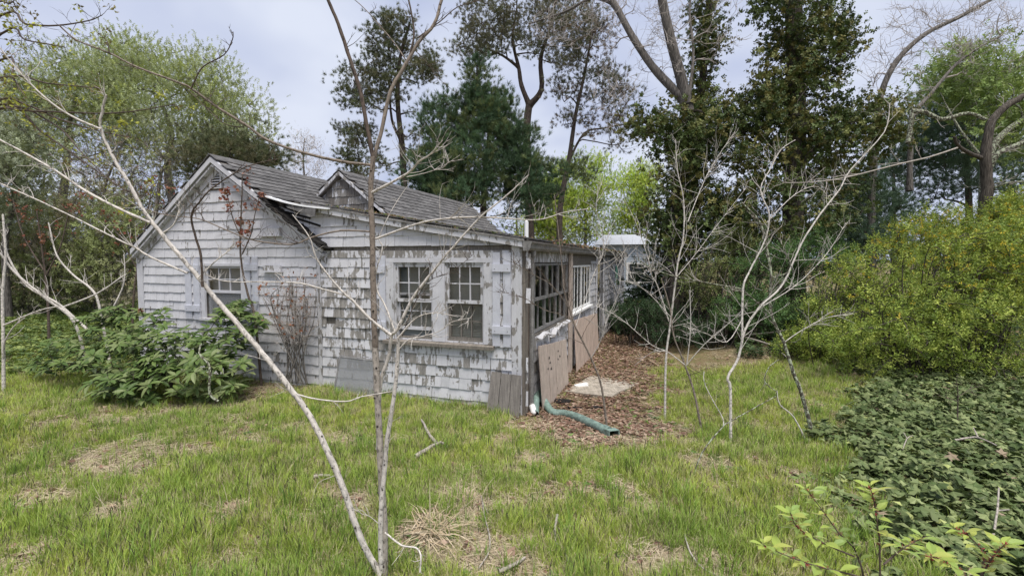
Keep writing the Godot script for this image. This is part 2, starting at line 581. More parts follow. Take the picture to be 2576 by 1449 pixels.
func build_cottage():
	var H = thing("cottage", "weathered white shingled cottage with grey roof, peeling paint and a torn eave", "house", CORNER)
	H.rotation.y = -TURN
	var W := Node3D.new(); W.name = "gable_wall"; H.add_child(W, true)
	var R := Node3D.new(); R.name = "roof"; H.add_child(R, true)
	# sheathing behind the shingles, open at the windows
	var xs := [-7.42, -5.78, -4.90, -4.35, -3.33, -1.98, -0.50, 0.0]
	var mb := MB.new()
	for i in xs.size() - 1:
		var a: float = xs[i]; var b: float = xs[i + 1]
		var gaps := [-0.35]
		if i == 1: gaps = [-0.35, 0.98, 1.86]
		if i == 5: gaps = [-0.35, 0.84, 1.94]
		if gaps.size() > 1:
			mb.prism([Vector2(a, -0.35), Vector2(b, -0.35), Vector2(b, gaps[1]), Vector2(a, gaps[1])], -0.12, 0.0)
		var y0: float = gaps[gaps.size() - 1]
		var poly := [Vector2(a, y0), Vector2(b, y0), Vector2(b, wall_top(b - 0.001))]
		if a < -5.37 and b > -5.37: poly.append(Vector2(-5.37, wall_top(-5.37)))
		poly.append(Vector2(a, wall_top(a)))
		mb.prism(poly, -0.12, 0.0)
	put(mb, "sheathing", M.wood, W)
	# the other walls, which close the rooms
	mb = MB.new()
	mb.box(Vector3(-7.42, -0.35, -7.1), Vector3(-7.30, 2.1, -0.121))
	mb.box(Vector3(-7.42, -0.35, -7.22), Vector3(-4.0, 2.1, -7.101))
	mb.box(Vector3(-4.0, -0.35, -12.8), Vector3(-3.88, 2.7, -7.0))
	mb.box(Vector3(-3.88, -0.35, -12.8), Vector3(-0.12, 2.15, -12.68))
	put(mb, "rear_wall", M.paint[1], H)
	# ---- shingles on the front ----
	var holes := [Rect2(-2.10, 0.745, 1.70, 1.30), Rect2(-5.84, 0.93, 1.00, 0.97), Rect2(-0.131, -0.4, 0.2, 3.0), Rect2(-7.45, -0.4, 0.17, 2.5), Rect2(-3.36, -0.4, 0.08, 2.75), Rect2(-5.56, 3.15, 0.30, 0.30), Rect2(-3.30, 1.985, 3.18, 0.125)]
	var unit := []
	for k in 3:
		var q := MB.new()   # one shingle: thick at the butt, thin at the head, split a little
		var e0 := rr(-0.012, 0.0); var e1 := rr(-0.012, 0.0)
		q.hexa([Vector3(0, e0, 0.033), Vector3(1, e1, 0.033), Vector3(1, e1, 0.012), Vector3(0, e0, 0.012), Vector3(0, 1, 0.011), Vector3(1, 1, 0.011), Vector3(1, 1, 0.003), Vector3(0, 1, 0.003)])
		unit.append(q.mesh())
	var all := []
	var row := 0
	var y := -0.16
	while y < 3.5:
		var x := -7.42
		var yy := y
		var ex := 0.155
		while x < 0.0:
			var w := rr(0.09, 0.21) if rng.randf() < 0.85 else rr(0.05, 0.08)
			var x0 := x; var x1 := x + w - 0.003
			x += w
			var free := [[x0, x1]]
			for h in holes:
				if yy + ex * 0.62 > h.position.y and yy + ex * 0.35 < h.end.y:
					var nf := []
					for s in free:
						if s[1] <= h.position.x or s[0] >= h.end.x: nf.append(s)
						else:
							if s[0] < h.position.x: nf.append([s[0], h.position.x])
							if s[1] > h.end.x: nf.append([h.end.x, s[1]])
					free = nf
			for s in free:
				if s[1] - s[0] < 0.02: continue
				var top := minf(wall_top(s[0] + 0.001), wall_top(s[1] - 0.001))
				if s[0] < -3.3 and s[0] > -4.35: top = minf(top, wall_top(s[1]))
				var hgt := minf(0.195, top + 0.05 - yy)
				if hgt < 0.03: continue
				all.append([s[0], yy + rr(-0.005, 0.005), s[1] - s[0], hgt])
		y += ex
		row += 1
	all.sort_custom(func(a, b): return a[0] > b[0])
	var rest := []
	for k in 5: rest.append(MB.new())
	for i in all.size():
		var s: Array = all[i]
		var cx: float = s[0] + s[2] * 0.5
		# where the paint has let go: most on the low part of the lean-to
		var wear := 0.10
		if cx > -3.3: wear = 0.60 - 0.42 * (1.0 - smoothstep(0.0, 0.32, s[1])) - 0.45 * smoothstep(1.9, 2.15, s[1])
		if cx > -3.3 and cx < -2.1 and s[1] > 0.2 and s[1] < 1.95: wear += 0.14
		if cx < -3.3 and s[1] < 0.7 and cx > -4.6: wear = 0.3
		wear += patch.get_noise_2d(cx * 0.9 + 31, s[1] * 1.3) * 0.38
		var k := clampi(int((wear + rng.randfn() * 0.13) * 4.6), 0, 4)
		if rng.randf() < 0.012 and k > 1: continue
		if i < 300:
			put_mesh(unit[i % 3], "shingle", M.paint[k], W, Transform3D(Basis(Vector3.BACK, rr(-0.006, 0.006) if rng.randf() < 0.9 else rr(-0.04, 0.04)) * Basis(Vector3.RIGHT, rr(0.0, 0.02) if rng.randf() < 0.9 else rr(0.03, 0.07)) * Basis.from_scale(Vector3(s[2], s[3], rr(0.8, 1.25))), Vector3(s[0], s[1], 0.0015)))
		else:
			var e0 := rr(-0.002, 0.0015); var dz := rr(0.0, 0.006); var x0: float = s[0]; var x1: float = s[0] + s[2]; var y0: float = s[1]; var y1: float = s[1] + s[3]
			rest[k].hexa([Vector3(x0, y0 + e0, 0.031 + dz), Vector3(x1, y0 - e0, 0.031 + dz), Vector3(x1, y0 - e0, 0.012), Vector3(x0, y0 + e0, 0.012), Vector3(x0, y1, 0.012), Vector3(x1, y1, 0.012), Vector3(x1, y1, 0.004), Vector3(x0, y1, 0.004)])
	for k in 5:
		if rest[k].v.size():
			put(rest[k], "shingle_cladding", M.paint[k], W).set_meta("kind", "stuff")
	# ---- trim boards ----
	rect(H, "corner_board", M.trim_worn, -0.131, -0.25, 0.009, 2.16, 0.001, 0.034)
	rect(H, "corner_board", M.trim, -7.44, -0.12, -7.285, 2.08, 0.001, 0.034)
	rect(H, "joint_board", M.trim_worn, -3.352, -0.12, -3.285, 2.3, 0.001, 0.036)
	mb = MB.new()
	mb.obox(Vector3(-1.72, 2.045, 0.016), Vector3(3.17, 0.105, 0.03), Basis(Vector3.BACK, -0.004))
	put(mb, "frieze_board", M.paint[3], H)
	# ---- pair of windows in the lean-to ----
	var wn := Node3D.new(); wn.name = "window"; H.add_child(wn, true)
	rect(wn, "casing", M.trim_worn, -2.095, 0.80, -1.965, 1.925, 0.002, 0.036)
	rect(wn, "casing", M.trim_worn, -0.535, 0.80, -0.402, 1.925, 0.002, 0.036)
	rect(wn, "mullion", M.trim, -1.325, 0.80, -1.135, 1.925, -0.1, 0.034)
	rect(wn, "head_casing", M.trim, -2.095, 1.926, -0.402, 1.99, 0.002, 0.038)
	mb = MB.new()
	mb.hexa([Vector3(-2.13, 0.735, 0.10), Vector3(-0.38, 0.735, 0.10), Vector3(-0.38, 0.745, 0.001), Vector3(-2.13, 0.745, 0.001), Vector3(-2.13, 0.778, 0.10), Vector3(-0.38, 0.778, 0.10), Vector3(-0.38, 0.799, 0.001), Vector3(-2.13, 0.799, 0.001)])
	put(mb, "sill", M.bare, wn)
	for s in [[-1.963, -1.327, 0], [-1.133, -0.537, 1]]:
		var a: float = s[0]; var b: float = s[1]
		mb = MB.new()
		mb.box(Vector3(a, 0.80, -0.10), Vector3(a + 0.022, 1.925, 0.018)); mb.box(Vector3(b - 0.022, 0.80, -0.10), Vector3(b, 1.925, 0.018))
		mb.box(Vector3(a + 0.022, 1.90, -0.10), Vector3(b - 0.022, 1.925, 0.018)); mb.box(Vector3(a + 0.022, 0.80, -0.10), Vector3(b - 0.022, 0.818, 0.018))
		put(mb, "window_frame", M.trim_worn, wn)
		sash(wn, a + 0.023, 1.352, b - 0.023, 1.898, -0.012, 3, 2, M.trim_worn)
		var low := 0.94 if s[2] == 0 else 0.822
		sash(wn, a + 0.023, low, b - 0.023, low + 0.545, -0.056, 3, 2, M.trim_worn if s[2] == 0 else M.wood)
		blind(wn, a + 0.03, 0.83, b - 0.03, 1.9, -0.105)
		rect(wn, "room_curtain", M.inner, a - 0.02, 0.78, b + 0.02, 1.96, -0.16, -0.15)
	shutter(H, -0.400, -0.140, 0.79, 2.065, 0.030)
	shutter(H, -2.355, -2.10, 0.78, 2.03, 0.030)
	# ---- gable window ----
	wn = Node3D.new(); wn.name = "window"; H.add_child(wn, true)
	rect(wn, "casing", M.trim, -5.845, 0.96, -5.755, 1.86, 0.002, 0.036)
	rect(wn, "casing", M.trim, -4.925, 0.96, -4.835, 1.86, 0.002, 0.036)
	rect(wn, "head_casing", M.trim, -5.845, 1.861, -4.835, 1.905, 0.002, 0.04)
	rect(wn, "sill", M.trim_worn, -5.87, 0.92, -4.81, 0.959, 0.002, 0.07)
	sash(wn, -5.753, 1.40, -4.927, 1.858, -0.02, 3, 2, M.trim)
	sash(wn, -5.753, 0.962, -4.927, 1.44, -0.062, 1, 1, M.trim)
	rect(wn, "insect_screen", M.screen, -5.753, 0.965, -4.927, 1.39, -0.035, -0.032)
	rect(wn, "room_curtain", M.curtain, -5.80, 0.93, -4.88, 1.9, -0.16, -0.15)
	shutter(H, -6.20, -5.86, 0.93, 1.99, 0.030)
	shutter(H, -4.82, -4.54, 0.90, 2.02, 0.030)
	# ---- louvred vent, two little ledges ----
	var ve := Node3D.new(); ve.name = "gable_vent"; H.add_child(ve, true)
	mb = MB.new()
	mb.box(Vector3(-5.545, 3.165, 0.002), Vector3(-5.515, 3.435, 0.045)); mb.box(Vector3(-5.305, 3.165, 0.002), Vector3(-5.275, 3.435, 0.045))
	mb.box(Vector3(-5.515, 3.165, 0.002), Vector3(-5.305, 3.185, 0.045)); mb.box(Vector3(-5.515, 3.415, 0.002), Vector3(-5.305, 3.435, 0.045))
	put(mb, "vent_frame", M.trim, ve)
	rect(ve, "vent_back", M.ink, -5.515, 3.185, -5.305, 3.415, 0.0015, 0.006)
	for k in 5:
		mb = MB.new()
		mb.obox(Vector3(-5.41, 3.212 + 0.044 * k, 0.028), Vector3(0.208, 0.008, 0.042), Basis(Vector3.RIGHT, 0.65))
		put(mb, "louvre", M.trim, ve)
	for b in [[-4.42, 2.34, -4.03, 2.475], [-4.39, 1.765, -4.03, 1.875]]:
		var o := Node3D.new(); o.name = "wall_ledge"; H.add_child(o, true)
		rect(o, "face_board", M.trim_worn, b[0], b[1] + 0.022, b[2], b[3], 0.06, 0.078)
		rect(o, "bottom_board", M.trim, b[0] - 0.012, b[1], b[2] + 0.012, b[1] + 0.02, 0.012, 0.10)
		rect(o, "end_board", M.trim, b[0] + 0.01, b[1] + 0.022, b[0] + 0.026, b[3] - 0.01, 0.012, 0.059)
		rect(o, "end_board", M.trim, b[2] - 0.026, b[1] + 0.022, b[2] - 0.01, b[3] - 0.01, 0.012, 0.059)
	# ---- roof decks ----
	mb = MB.new()
	mb.prism([Vector2(-7.40, main_top(-7.40) - 0.11), Vector2(-5.37, 3.687 - 0.13), Vector2(-5.37, 3.687 - 0.015), Vector2(-7.40, main_top(-7.40) - 0.015)], -7.3, 0.10)
	mb.prism([Vector2(-5.369, 3.687 - 0.13), Vector2(-3.20, main_top(-3.20) - 0.11), Vector2(-3.20, main_top(-3.20) - 0.04), Vector2(-5.369, 3.687 - 0.015)], -7.3, 0.10)
	put(mb, "roof_deck", M.bare, R)
	mb = MB.new()
	var steps := 12
	for i in steps:
		var a := lerpf(-4.30, 0.10, float(i) / steps); var b := lerpf(-4.30, 0.10, float(i + 1) / steps)
		mb.prism([Vector2(a, shed_top(a) - 0.075), Vector2(b, shed_top(b) - 0.075), Vector2(b, shed_top(b) - 0.012), Vector2(a, shed_top(a) - 0.012)], -12.8, 0.08 if a > -3.5 else 0.04)
	put(mb, "lean_to_deck", M.bare, R)
	# rakes: outer board, soffit and the frieze under it
	for s in [[-7.41, -5.37, 1], [-5.37, -3.16, 2]]:
		var a: float = s[0]; var b: float = s[1]
		var ya := main_top(a); var yb := main_top(b)
		var q := MB.new()
		q.prism([Vector2(a, ya - 0.11), Vector2(b, yb - 0.11), Vector2(b, yb - 0.02), Vector2(a, ya - 0.02)], 0.102, 0.155)
		put(q, "rake_board", M.trim, R)
		q = MB.new()
		q.prism([Vector2(a + 0.02, ya - 0.27), Vector2(b, yb - 0.29), Vector2(b, yb - 0.16), Vector2(a + 0.02, ya - 0.14)], 0.03, 0.05)
		put(q, "rake_frieze", M.trim_worn, R)
		q = MB.new()
		q.prism([Vector2(a, ya - 0.175), Vector2(b, yb - 0.175), Vector2(b, yb - 0.137), Vector2(a, ya - 0.137)], 0.0, 0.13)
		put(q, "soffit", M.trim_worn, R)
	# lean-to fascia, in two boards, and the flashing strip
	for s in [[-3.55, -1.6], [-1.598, 0.07]]:
		var a: float = s[0]; var b: float = s[1]
		var q := MB.new()
		q.prism([Vector2(a, shed_top(a) - 0.115), Vector2(b, shed_top(b) - 0.115), Vector2(b, shed_top(b) - 0.035), Vector2(a, shed_top(a) - 0.035)], 0.082, 0.105)
		put(q, "fascia", M.paint[2], R)
		q = MB.new()
		q.prism([Vector2(a, shed_top(a) - 0.034), Vector2(b, shed_top(b) - 0.034), Vector2(b, shed_top(b) - 0.006), Vector2(a, shed_top(a) - 0.006)], 0.082, 0.122)
		put(q, "drip_edge", M.gutter, R)
	# the torn end of the lean-to roof: lifted strip, hanging felt, dark rafters showing
	var q := MB.new()
	var strip := []
	for i in 9:
		var f := i / 8.0
		strip.append(Vector3(lerpf(-4.18, -3.0, f), lerpf(2.965, 2.735, f) - 0.035 * sin(f * PI), 0.16 + 0.02 * sin(f * 5)))
	for i in 8:
		var a: Vector3 = strip[i]; var b: Vector3 = strip[i + 1]
		q.hexa([a + Vector3(0, -0.016, 0.035), b + Vector3(0, -0.016, 0.035), b + Vector3(0, -0.006, -0.08), a + Vector3(0, -0.006, -0.08), a + Vector3(0, 0.008, 0.035), b + Vector3(0, 0.008, 0.035), b + Vector3(0, 0.008, -0.08), a + Vector3(0, 0.008, -0.08)])
	put(q, "loose_flashing", M.flash, R)
	q = MB.new()
	var prev := Vector3(-3.75, 2.83, 0.17)
	for i in 7:
		var f := (i + 1) / 7.0
		var p := Vector3(lerpf(-3.75, -3.22, f), lerpf(2.83, 2.745, f), 0.175)
		var l0 := 0.06 + 0.07 * i / 7.0; var l1 := 0.06 + 0.07 * f
		q.hexa([prev + Vector3(0, -l0, 0.03), p + Vector3(0, -l1, 0.03), p + Vector3(0, -l1, 0.022), prev + Vector3(0, -l0, 0.022), prev, p, p + Vector3(0, 0, -0.01), prev + Vector3(0, 0, -0.01)])
		prev = p
	put(q, "hanging_felt", M.roofs[2], R)
	q = MB.new()
	for i in 34:   # ragged old shingles along the lower rake
		var x := lerpf(-4.25, -3.12, i / 33.0)
		q.obox(Vector3(x, main_top(x) - 0.005 + rr(-0.02, 0.02), 0.10 + rr(-0.01, 0.03)), Vector3(rr(0.07, 0.15), 0.02, rr(0.16, 0.26)), Basis(Vector3.BACK, -0.6 + rr(-0.25, 0.25)) * Basis(Vector3.UP, rr(-0.4, 0.4)))
	for i in 4:
		var x := -4.1 + 0.2 * i
		q.obox(Vector3(x, main_top(x) + 0.07 + 0.02 * i, 0.02), Vector3(0.5, 0.03, 0.05), Basis(Vector3.BACK, -0.25 + rr(-0.12, 0.12)))
	put(q, "ragged_shingles", M.felt, R).set_meta("kind", "stuff")
	# the second gable on top
	var ax := -4.12; var ay := 3.651; var bx := -3.0; var by := 2.76; var zf := -1.52; var ze := -7.3
	mb = MB.new()
	mb.prism([Vector2(ax, ay - 0.10), Vector2(bx, by - 0.08), Vector2(bx, by - 0.015), Vector2(ax, ay - 0.015)], ze, zf + 0.02)
	mb.prism([Vector2(-5.5, ay - 1.10), Vector2(ax - 0.001, ay - 0.10), Vector2(ax - 0.001, ay - 0.015), Vector2(-5.5, ay - 1.02)], ze, zf + 0.02)
	put(mb, "upper_roof_deck", M.bare, R)
	for s in [[-5.0, ax, -1], [ax, bx - 0.02, 1]]:
		var a: float = s[0]; var b: float = s[1]
		var ya := ay - absf(a - ax) * 0.795; var yb := ay - absf(b - ax) * 0.795
		mb = MB.new()
		mb.prism([Vector2(a, ya - 0.075), Vector2(b, yb - 0.075), Vector2(b, yb - 0.015), Vector2(a, ya - 0.015)], zf + 0.021, zf + 0.055)
		put(mb, "rake_board", M.trim_worn, R)
	var gw := []
	for k in 2: gw.append(MB.new())
	for k in 7:
		var yy := 2.72 + k * 0.15
		var x := -4.95
		while x < -3.52 - k * 0.02:
			var w := rr(0.12, 0.2)
			if yy + 0.15 < ay - absf(x + w * 0.5 - ax) * 0.795 - 0.02:
				gw[rng.randi() % 2].hexa([Vector3(x, yy, zf - 0.03), Vector3(x + w - 0.006, yy + rr(-0.01, 0.01), zf - 0.03), Vector3(x + w - 0.006, yy, zf - 0.055), Vector3(x, yy, zf - 0.055), Vector3(x, yy + 0.17, zf - 0.045), Vector3(x + w - 0.006, yy + 0.17, zf - 0.045), Vector3(x + w - 0.006, yy + 0.17, zf - 0.058), Vector3(x, yy + 0.17, zf - 0.058)])
			x += w
	for k in 2: put(gw[k], "upper_gable_cladding", [M.plank_grey, M.paint[4]][k], R).set_meta("kind", "stuff")
	mb = MB.new()
	mb.prism([Vector2(-5.2, 2.6), Vector2(-3.55, 2.6), Vector2(-3.55, 3.08), Vector2(ax, ay - 0.12), Vector2(-5.2, 2.75)], zf - 0.12, zf - 0.06)
	mb.prism([Vector2(-5.2, 2.5), Vector2(-3.1, 2.5), Vector2(-3.1, 2.72), Vector2(ax, ay - 0.12), Vector2(-5.2, 2.75)], ze + 0.05, ze + 0.12)
	put(mb, "upper_gable_wall", M.paint[2], R)
	# ---- roof shingles: tabs laid course by course ----
	var tabs := []
	for k in 3:
		var tb := MB.new()
		tb.hexa([Vector3(0.004, 0.004, 0.0), Vector3(0.30, 0.004, 0.0), Vector3(0.30, 0.002, -0.19), Vector3(0.004, 0.002, -0.19), Vector3(0.004, 0.021 + 0.002 * k, 0.003 * k), Vector3(0.30, 0.023, 0.0), Vector3(0.30, 0.007, -0.19), Vector3(0.004, 0.007, -0.19)])
		tabs.append(tb.mesh())
	var spots := []
	for pl in [[-5.37, 3.687, -4.30, main_top(-4.30), 0.17, -7.3], [ax, ay, bx, by, zf + 0.06, ze], [-4.32, 2.972, 0.11, 2.230, 0.13, -12.8], [-5.37, 3.687, -7.42, main_top(-7.42), 0.17, -7.3], [ax, ay, -5.5, ay - 1.03, zf + 0.06, ze]]:
		var top := Vector3(pl[0], pl[1], 0); var bot := Vector3(pl[2], pl[3], 0)
		var up := (top - bot).normalized()
		var right: float = signf(pl[2] - pl[0])
		var along := Vector3(0, 0, -1) * right
		var nrm := along.cross(up) * -1.0
		if nrm.y < 0: nrm = -nrm
		var n := int(top.distance_to(bot) / 0.14)
		for i in n + 1:
			var zz: float = pl[4] - (0.15 if i % 2 else 0.0)
			if i % 2: zz += 0.15 - rr(0.08, 0.2)
			while zz > pl[5]:
				var o := bot + up * (0.14 * i) + Vector3(0, 0, zz)
				if (o - up * 0.0).distance_to(Vector3(top.x, top.y, zz)) > 0.06:
					if right < 0: o.z -= 0.30
					spots.append(Transform3D(Basis(along, nrm, -up), o))
				zz -= 0.303
	var eye := Vector3(1.97, 1.95, 6.07)
	var near := spots.filter(func(s): return (eye - s.origin).dot(s.basis.y) > 0.6)
	near.sort_custom(func(a, b): return a.origin.distance_squared_to(eye) < b.origin.distance_squared_to(eye))
	var own := {}
	for i in mini(300, near.size()):
		own[near[i]] = true
		put_mesh(tabs[i % 3], "roof_shingle", M.roofs[rng.randi() % 4], R, near[i].translated_local(Vector3(0, 0.002, rr(-0.004, 0.004))))
	var rst := []
	for k in 4: rst.append(MB.new())
	for s in spots:
		if own.has(s): continue
		var k := rng.randi() % 4
		var p := []
		for c in [Vector3(0.004, 0.004, 0.0), Vector3(0.30, 0.004, 0.0), Vector3(0.30, 0.002, -0.19), Vector3(0.004, 0.002, -0.19), Vector3(0.004, 0.022, 0.0), Vector3(0.30, 0.023, 0.0), Vector3(0.30, 0.007, -0.19), Vector3(0.004, 0.007, -0.19)]:
			p.append(s * (c + Vector3(0, 0.002, rr(-0.003, 0.003) * 0.0)))
		rst[k].hexa(p)
	for k in 4: put(rst[k], "roof_covering", M.roofs[k], R).set_meta("kind", "stuff")
	for rd in [[-5.37, 3.687, 0.17, -7.3], [ax, ay, zf + 0.05, ze]]:
		mb = MB.new()
		mb.prism([Vector2(rd[0] - 0.13, rd[1] - 0.075), Vector2(rd[0], rd[1] + 0.012), Vector2(rd[0] + 0.13, rd[1] - 0.075), Vector2(rd[0] + 0.13, rd[1] - 0.062), Vector2(rd[0], rd[1] + 0.028), Vector2(rd[0] - 0.13, rd[1] - 0.062)], rd[3], rd[2])
		put(mb, "ridge_cap", M.roofs[1], R)
	# vent pipe
	mb = MB.new()
	mb.tube(PackedVector3Array([Vector3(-0.28, 2.2, -1.1), Vector3(-0.28, 2.56, -1.1)]), PackedFloat32Array([0.032, 0.032]), 10)
	put(mb, "vent_pipe", M.white, R)
	# moss, leaf litter and twigs caught on the lean-to roof
	var tf := []; var cl := []
	for i in 900:
		var x := -1.6 + rng.randfn() * 0.75
		if x > 0.1 or x < -3.6: continue
		var z := 0.05 - absf(rng.randfn()) * 0.5
		tf.append(Transform3D(facing(rdir(), 0) * Basis.from_scale(Vector3.ONE * rr(0.4, 1.0)), Vector3(x, shed_top(x) + 0.01 + absf(rng.randfn()) * 0.012, z)))
		cl.append([Color(0.16, 0.15, 0.07), Color(0.24, 0.17, 0.10), Color(0.10, 0.13, 0.04)][i % 3] * rr(0.6, 1.2))
	for i in 1500:
		tf.append(Transform3D(facing(rdir(), 0) * Basis.from_scale(Vector3.ONE * rr(0.5, 1.2)), Vector3(rr(-0.25, 0.15), 2.225 + absf(rng.randfn()) * 0.03, -rr(1.0, 12.6))))
		cl.append([Color(0.30, 0.20, 0.12), Color(0.24, 0.15, 0.09), Color(0.10, 0.14, 0.04)][i % 3] * rr(0.6, 1.2))
	scatter(dead_leaf(0.06), tf, cl, "roof_litter", M.dry, R)
	build_side(H)
	return H

func build_side(H) -> void:
	var S := Node3D.new(); S.name = "side_wall"; H.add_child(S, true)
	var mb := MB.new()
	# solid wall round the openings; x = 0 is the outer face
	for b in [[0.0, -0.52, -0.5, 2.12], [-0.52, -2.76, -0.5, 0.86], [-0.52, -2.76, 1.92, 2.12], [-2.76, -3.06, -0.5, 2.12], [-3.06, -5.22, -0.5, 0.92], [-3.06, -5.22, 1.86, 2.12], [-5.22, -6.05, -0.5, 2.12], [-6.05, -7.15, 1.95, 2.12], [-7.15, -9.9, -0.5, 2.12], [-9.9, -10.9, -0.5, 0.95], [-9.9, -10.9, 1.85, 2.12], [-10.9, -12.79, -0.5, 2.12]]:
		mb.box(Vector3(-0.12, b[2], b[1]), Vector3(-0.001, b[3], minf(b[0], -0.121)))
	put(mb, "porch_framing", M.wood, S)
	var rows := []
	for k in 3: rows.append(MB.new())
	for span in [[-0.52, -2.76, -0.45, 0.80], [-2.98, -5.22, -0.45, 0.86], [-5.24, -6.0, -0.45, 2.1], [-7.2, -9.85, -0.45, 2.1], [-9.85, -10.95, -0.45, 0.9], [-10.95, -12.75, -0.45, 2.1]]:
		var y: float = span[2]
		while y < span[3] - 0.08:
			var z: float = span[0]
			while z > span[1]:
				var w := minf(rr(0.10, 0.2), z - span[1])
				if w < 0.015: break
				var k := clampi(int(rng.randfn() * 0.9 + (1.2 if span[0] > -7 else 1.9)), 0, 2)
				var e := rr(-0.004, 0.004)
				rows[k].hexa([Vector3(0.028, y + e, z - 0.003), Vector3(0.028, y + e, z - w), Vector3(0.010, y + e, z - w), Vector3(0.010, y + e, z - 0.003), Vector3(0.011, y + 0.195, z - 0.003), Vector3(0.011, y + 0.195, z - w), Vector3(0.002, y + 0.195, z - w), Vector3(0.002, y + 0.195, z - 0.003)])
				z -= w
			y += 0.155
	for k in 3: put(rows[k], "side_cladding", [M.paint[1], M.paint[2], M.paint[4]][k], S).set_meta("kind", "stuff")
	# posts and boards by the corner
	for b in [["corner_post", M.bare, 0.0, -0.13, -0.45, 2.12, 0.002, 0.05], ["corner_post", M.plank, -0.15, -0.25, -0.45, 2.1, 0.002, 0.03], ["corner_post", M.metal, -0.30, -0.52, -0.4, 2.1, 0.002, 0.028], ["porch_post", M.plank, -2.77, -2.95, -0.4, 2.1, 0.03, 0.075], ["door_post", M.trim_worn, -5.95, -6.045, -0.4, 2.1, 0.03, 0.06], ["door_post", M.trim_worn, -7.155, -7.25, -0.4, 2.1, 0.03, 0.06]]:
		mb = MB.new()
		mb.box(Vector3(b[6], b[4], b[3]), Vector3(b[7], b[5], b[2]))
		put(mb, b[0], b[1], H)
	mb = MB.new()
	mb.box(Vector3(0.002, 1.925, -2.765), Vector3(0.022, 2.1, -0.525))
	put(mb, "porch_header", M.paint[3], H)
	mb = MB.new()
	mb.box(Vector3(0.002, 1.865, -5.94), Vector3(0.022, 2.1, -2.955))
	put(mb, "porch_header", M.wood, H)
	# three storm windows, their sill sagging and broken
	for k in 3:
		var wn := Node3D.new(); wn.name = "storm_window"; H.add_child(wn, true)
		var a := 0.55 + k * 0.735
		sash(wn, a, 1.36, a + 0.72, 1.91, 0.0, 2, 1, M.metal, true)
		sash(wn, a, 0.875, a + 0.72, 1.385, -0.04, 2, 1, M.metal, true)
	for k in 2:
		var wn := Node3D.new(); wn.name = "porch_window"; H.add_child(wn, true)
		var a := 3.08 + k * 1.08
		sash(wn, a, 0.93, a + 1.05, 1.855, 0.0, 3, 1, M.white, true)
	mb = MB.new()
	mb.box(Vector3(0.012, 0.885, -5.22), Vector3(0.09, 0.925, -2.96))
	put(mb, "sill", M.white, H)
	for b in [[-0.80, 0.845, 0.36, 0.12, 0.03], [-1.15, 0.83, 0.3, -0.22, -0.35], [-1.75, 0.845, 0.4, 0.2, 0.15], [-2.35, 0.85, 0.6, 0.03, -0.05], [-1.5, 0.78, 0.22, 0.5, 0.4]]:
		mb = MB.new()
		mb.obox(Vector3(0.07, b[1] - 0.02, b[0]), Vector3(0.085, 0.022, b[2]), Basis(Vector3.RIGHT, b[3]) * Basis(Vector3.BACK, b[4] - 0.25))
		put(mb, "broken_sill", M.trim_worn, H)
	var wn2 := Node3D.new(); wn2.name = "rear_window"; H.add_child(wn2, true)
	sash(wn2, 9.92, 0.96, 10.88, 1.84, 0.0, 2, 2, M.trim_worn, true)
	mb = MB.new()
	mb.box(Vector3(0.03, 1.35, -10.45), Vector3(0.04, 1.78, -9.95))
	put(mb, "green_cover", M.tarp, wn2)
	# screen door
	var dr := Node3D.new(); dr.name = "screen_door"; H.add_child(dr, true)
	sash(dr, 6.05, -0.2, 7.15, 1.94, 0.0, 1, 2, M.metal, true)
	# room walls behind the porch glass; dark brown colour stands in for their dimness
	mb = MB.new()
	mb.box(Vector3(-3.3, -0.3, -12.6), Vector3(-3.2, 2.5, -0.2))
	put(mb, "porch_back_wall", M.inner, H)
	# gutter and downspout
	var G2 := Node3D.new(); G2.name = "gutter"; H.add_child(G2, true)
	mb = MB.new()
	mb.prism([Vector2(0.055, 2.085), Vector2(0.125, 2.085), Vector2(0.15, 2.115), Vector2(0.155, 2.155), Vector2(0.178, 2.19), Vector2(0.17, 2.192), Vector2(0.145, 2.16), Vector2(0.055, 2.16)], -12.75, 0.11)
	put(mb, "trough", M.gutter, G2)
	mb = MB.new()
	mb.prism([Vector2(0.052, 2.080), Vector2(0.128, 2.080), Vector2(0.155, 2.115), Vector2(0.16, 2.155), Vector2(0.184, 2.197), Vector2(0.052, 2.21)], 0.111, 0.118)
	put(mb, "end_cap", M.gutter, G2)
	mb = MB.new()
	var dp := smooth([Vector3(0.10, 2.09, -0.20), Vector3(0.10, 2.02, -0.20), Vector3(0.075, 1.9, -0.21), Vector3(0.07, 1.0, -0.22), Vector3(0.07, 0.05, -0.22), Vector3(0.085, -0.05, -0.20), Vector3(0.14, -0.14, -0.13)], 3)
	mb.tube(dp, taper(dp.size(), 0.036, 0.036), 8)
	put(mb, "downspout", M.gutter, G2)
	mb = MB.new()
	mb.tube(PackedVector3Array([Vector3(0.088, -0.06, -0.195), Vector3(0.135, -0.135, -0.135)]), PackedFloat32Array([0.044, 0.046]), 10)
	put(mb, "elbow", M.white, G2)
# ---------- ground ----------
func axis(lo: float, hi: float, step: float, far: float) -> Array:
	var a := []
	var x := lo
	while x < hi:
		a.append(x); x += step
	a.append(hi)
	var g := step * 1.4
	while a[a.size() - 1] < far:
		a.append(a[a.size() - 1] + g); g *= 1.4
	g = step * 1.4
	while a[0] > -far:
		a.push_front(a[0] - g); g *= 1.4
	return a

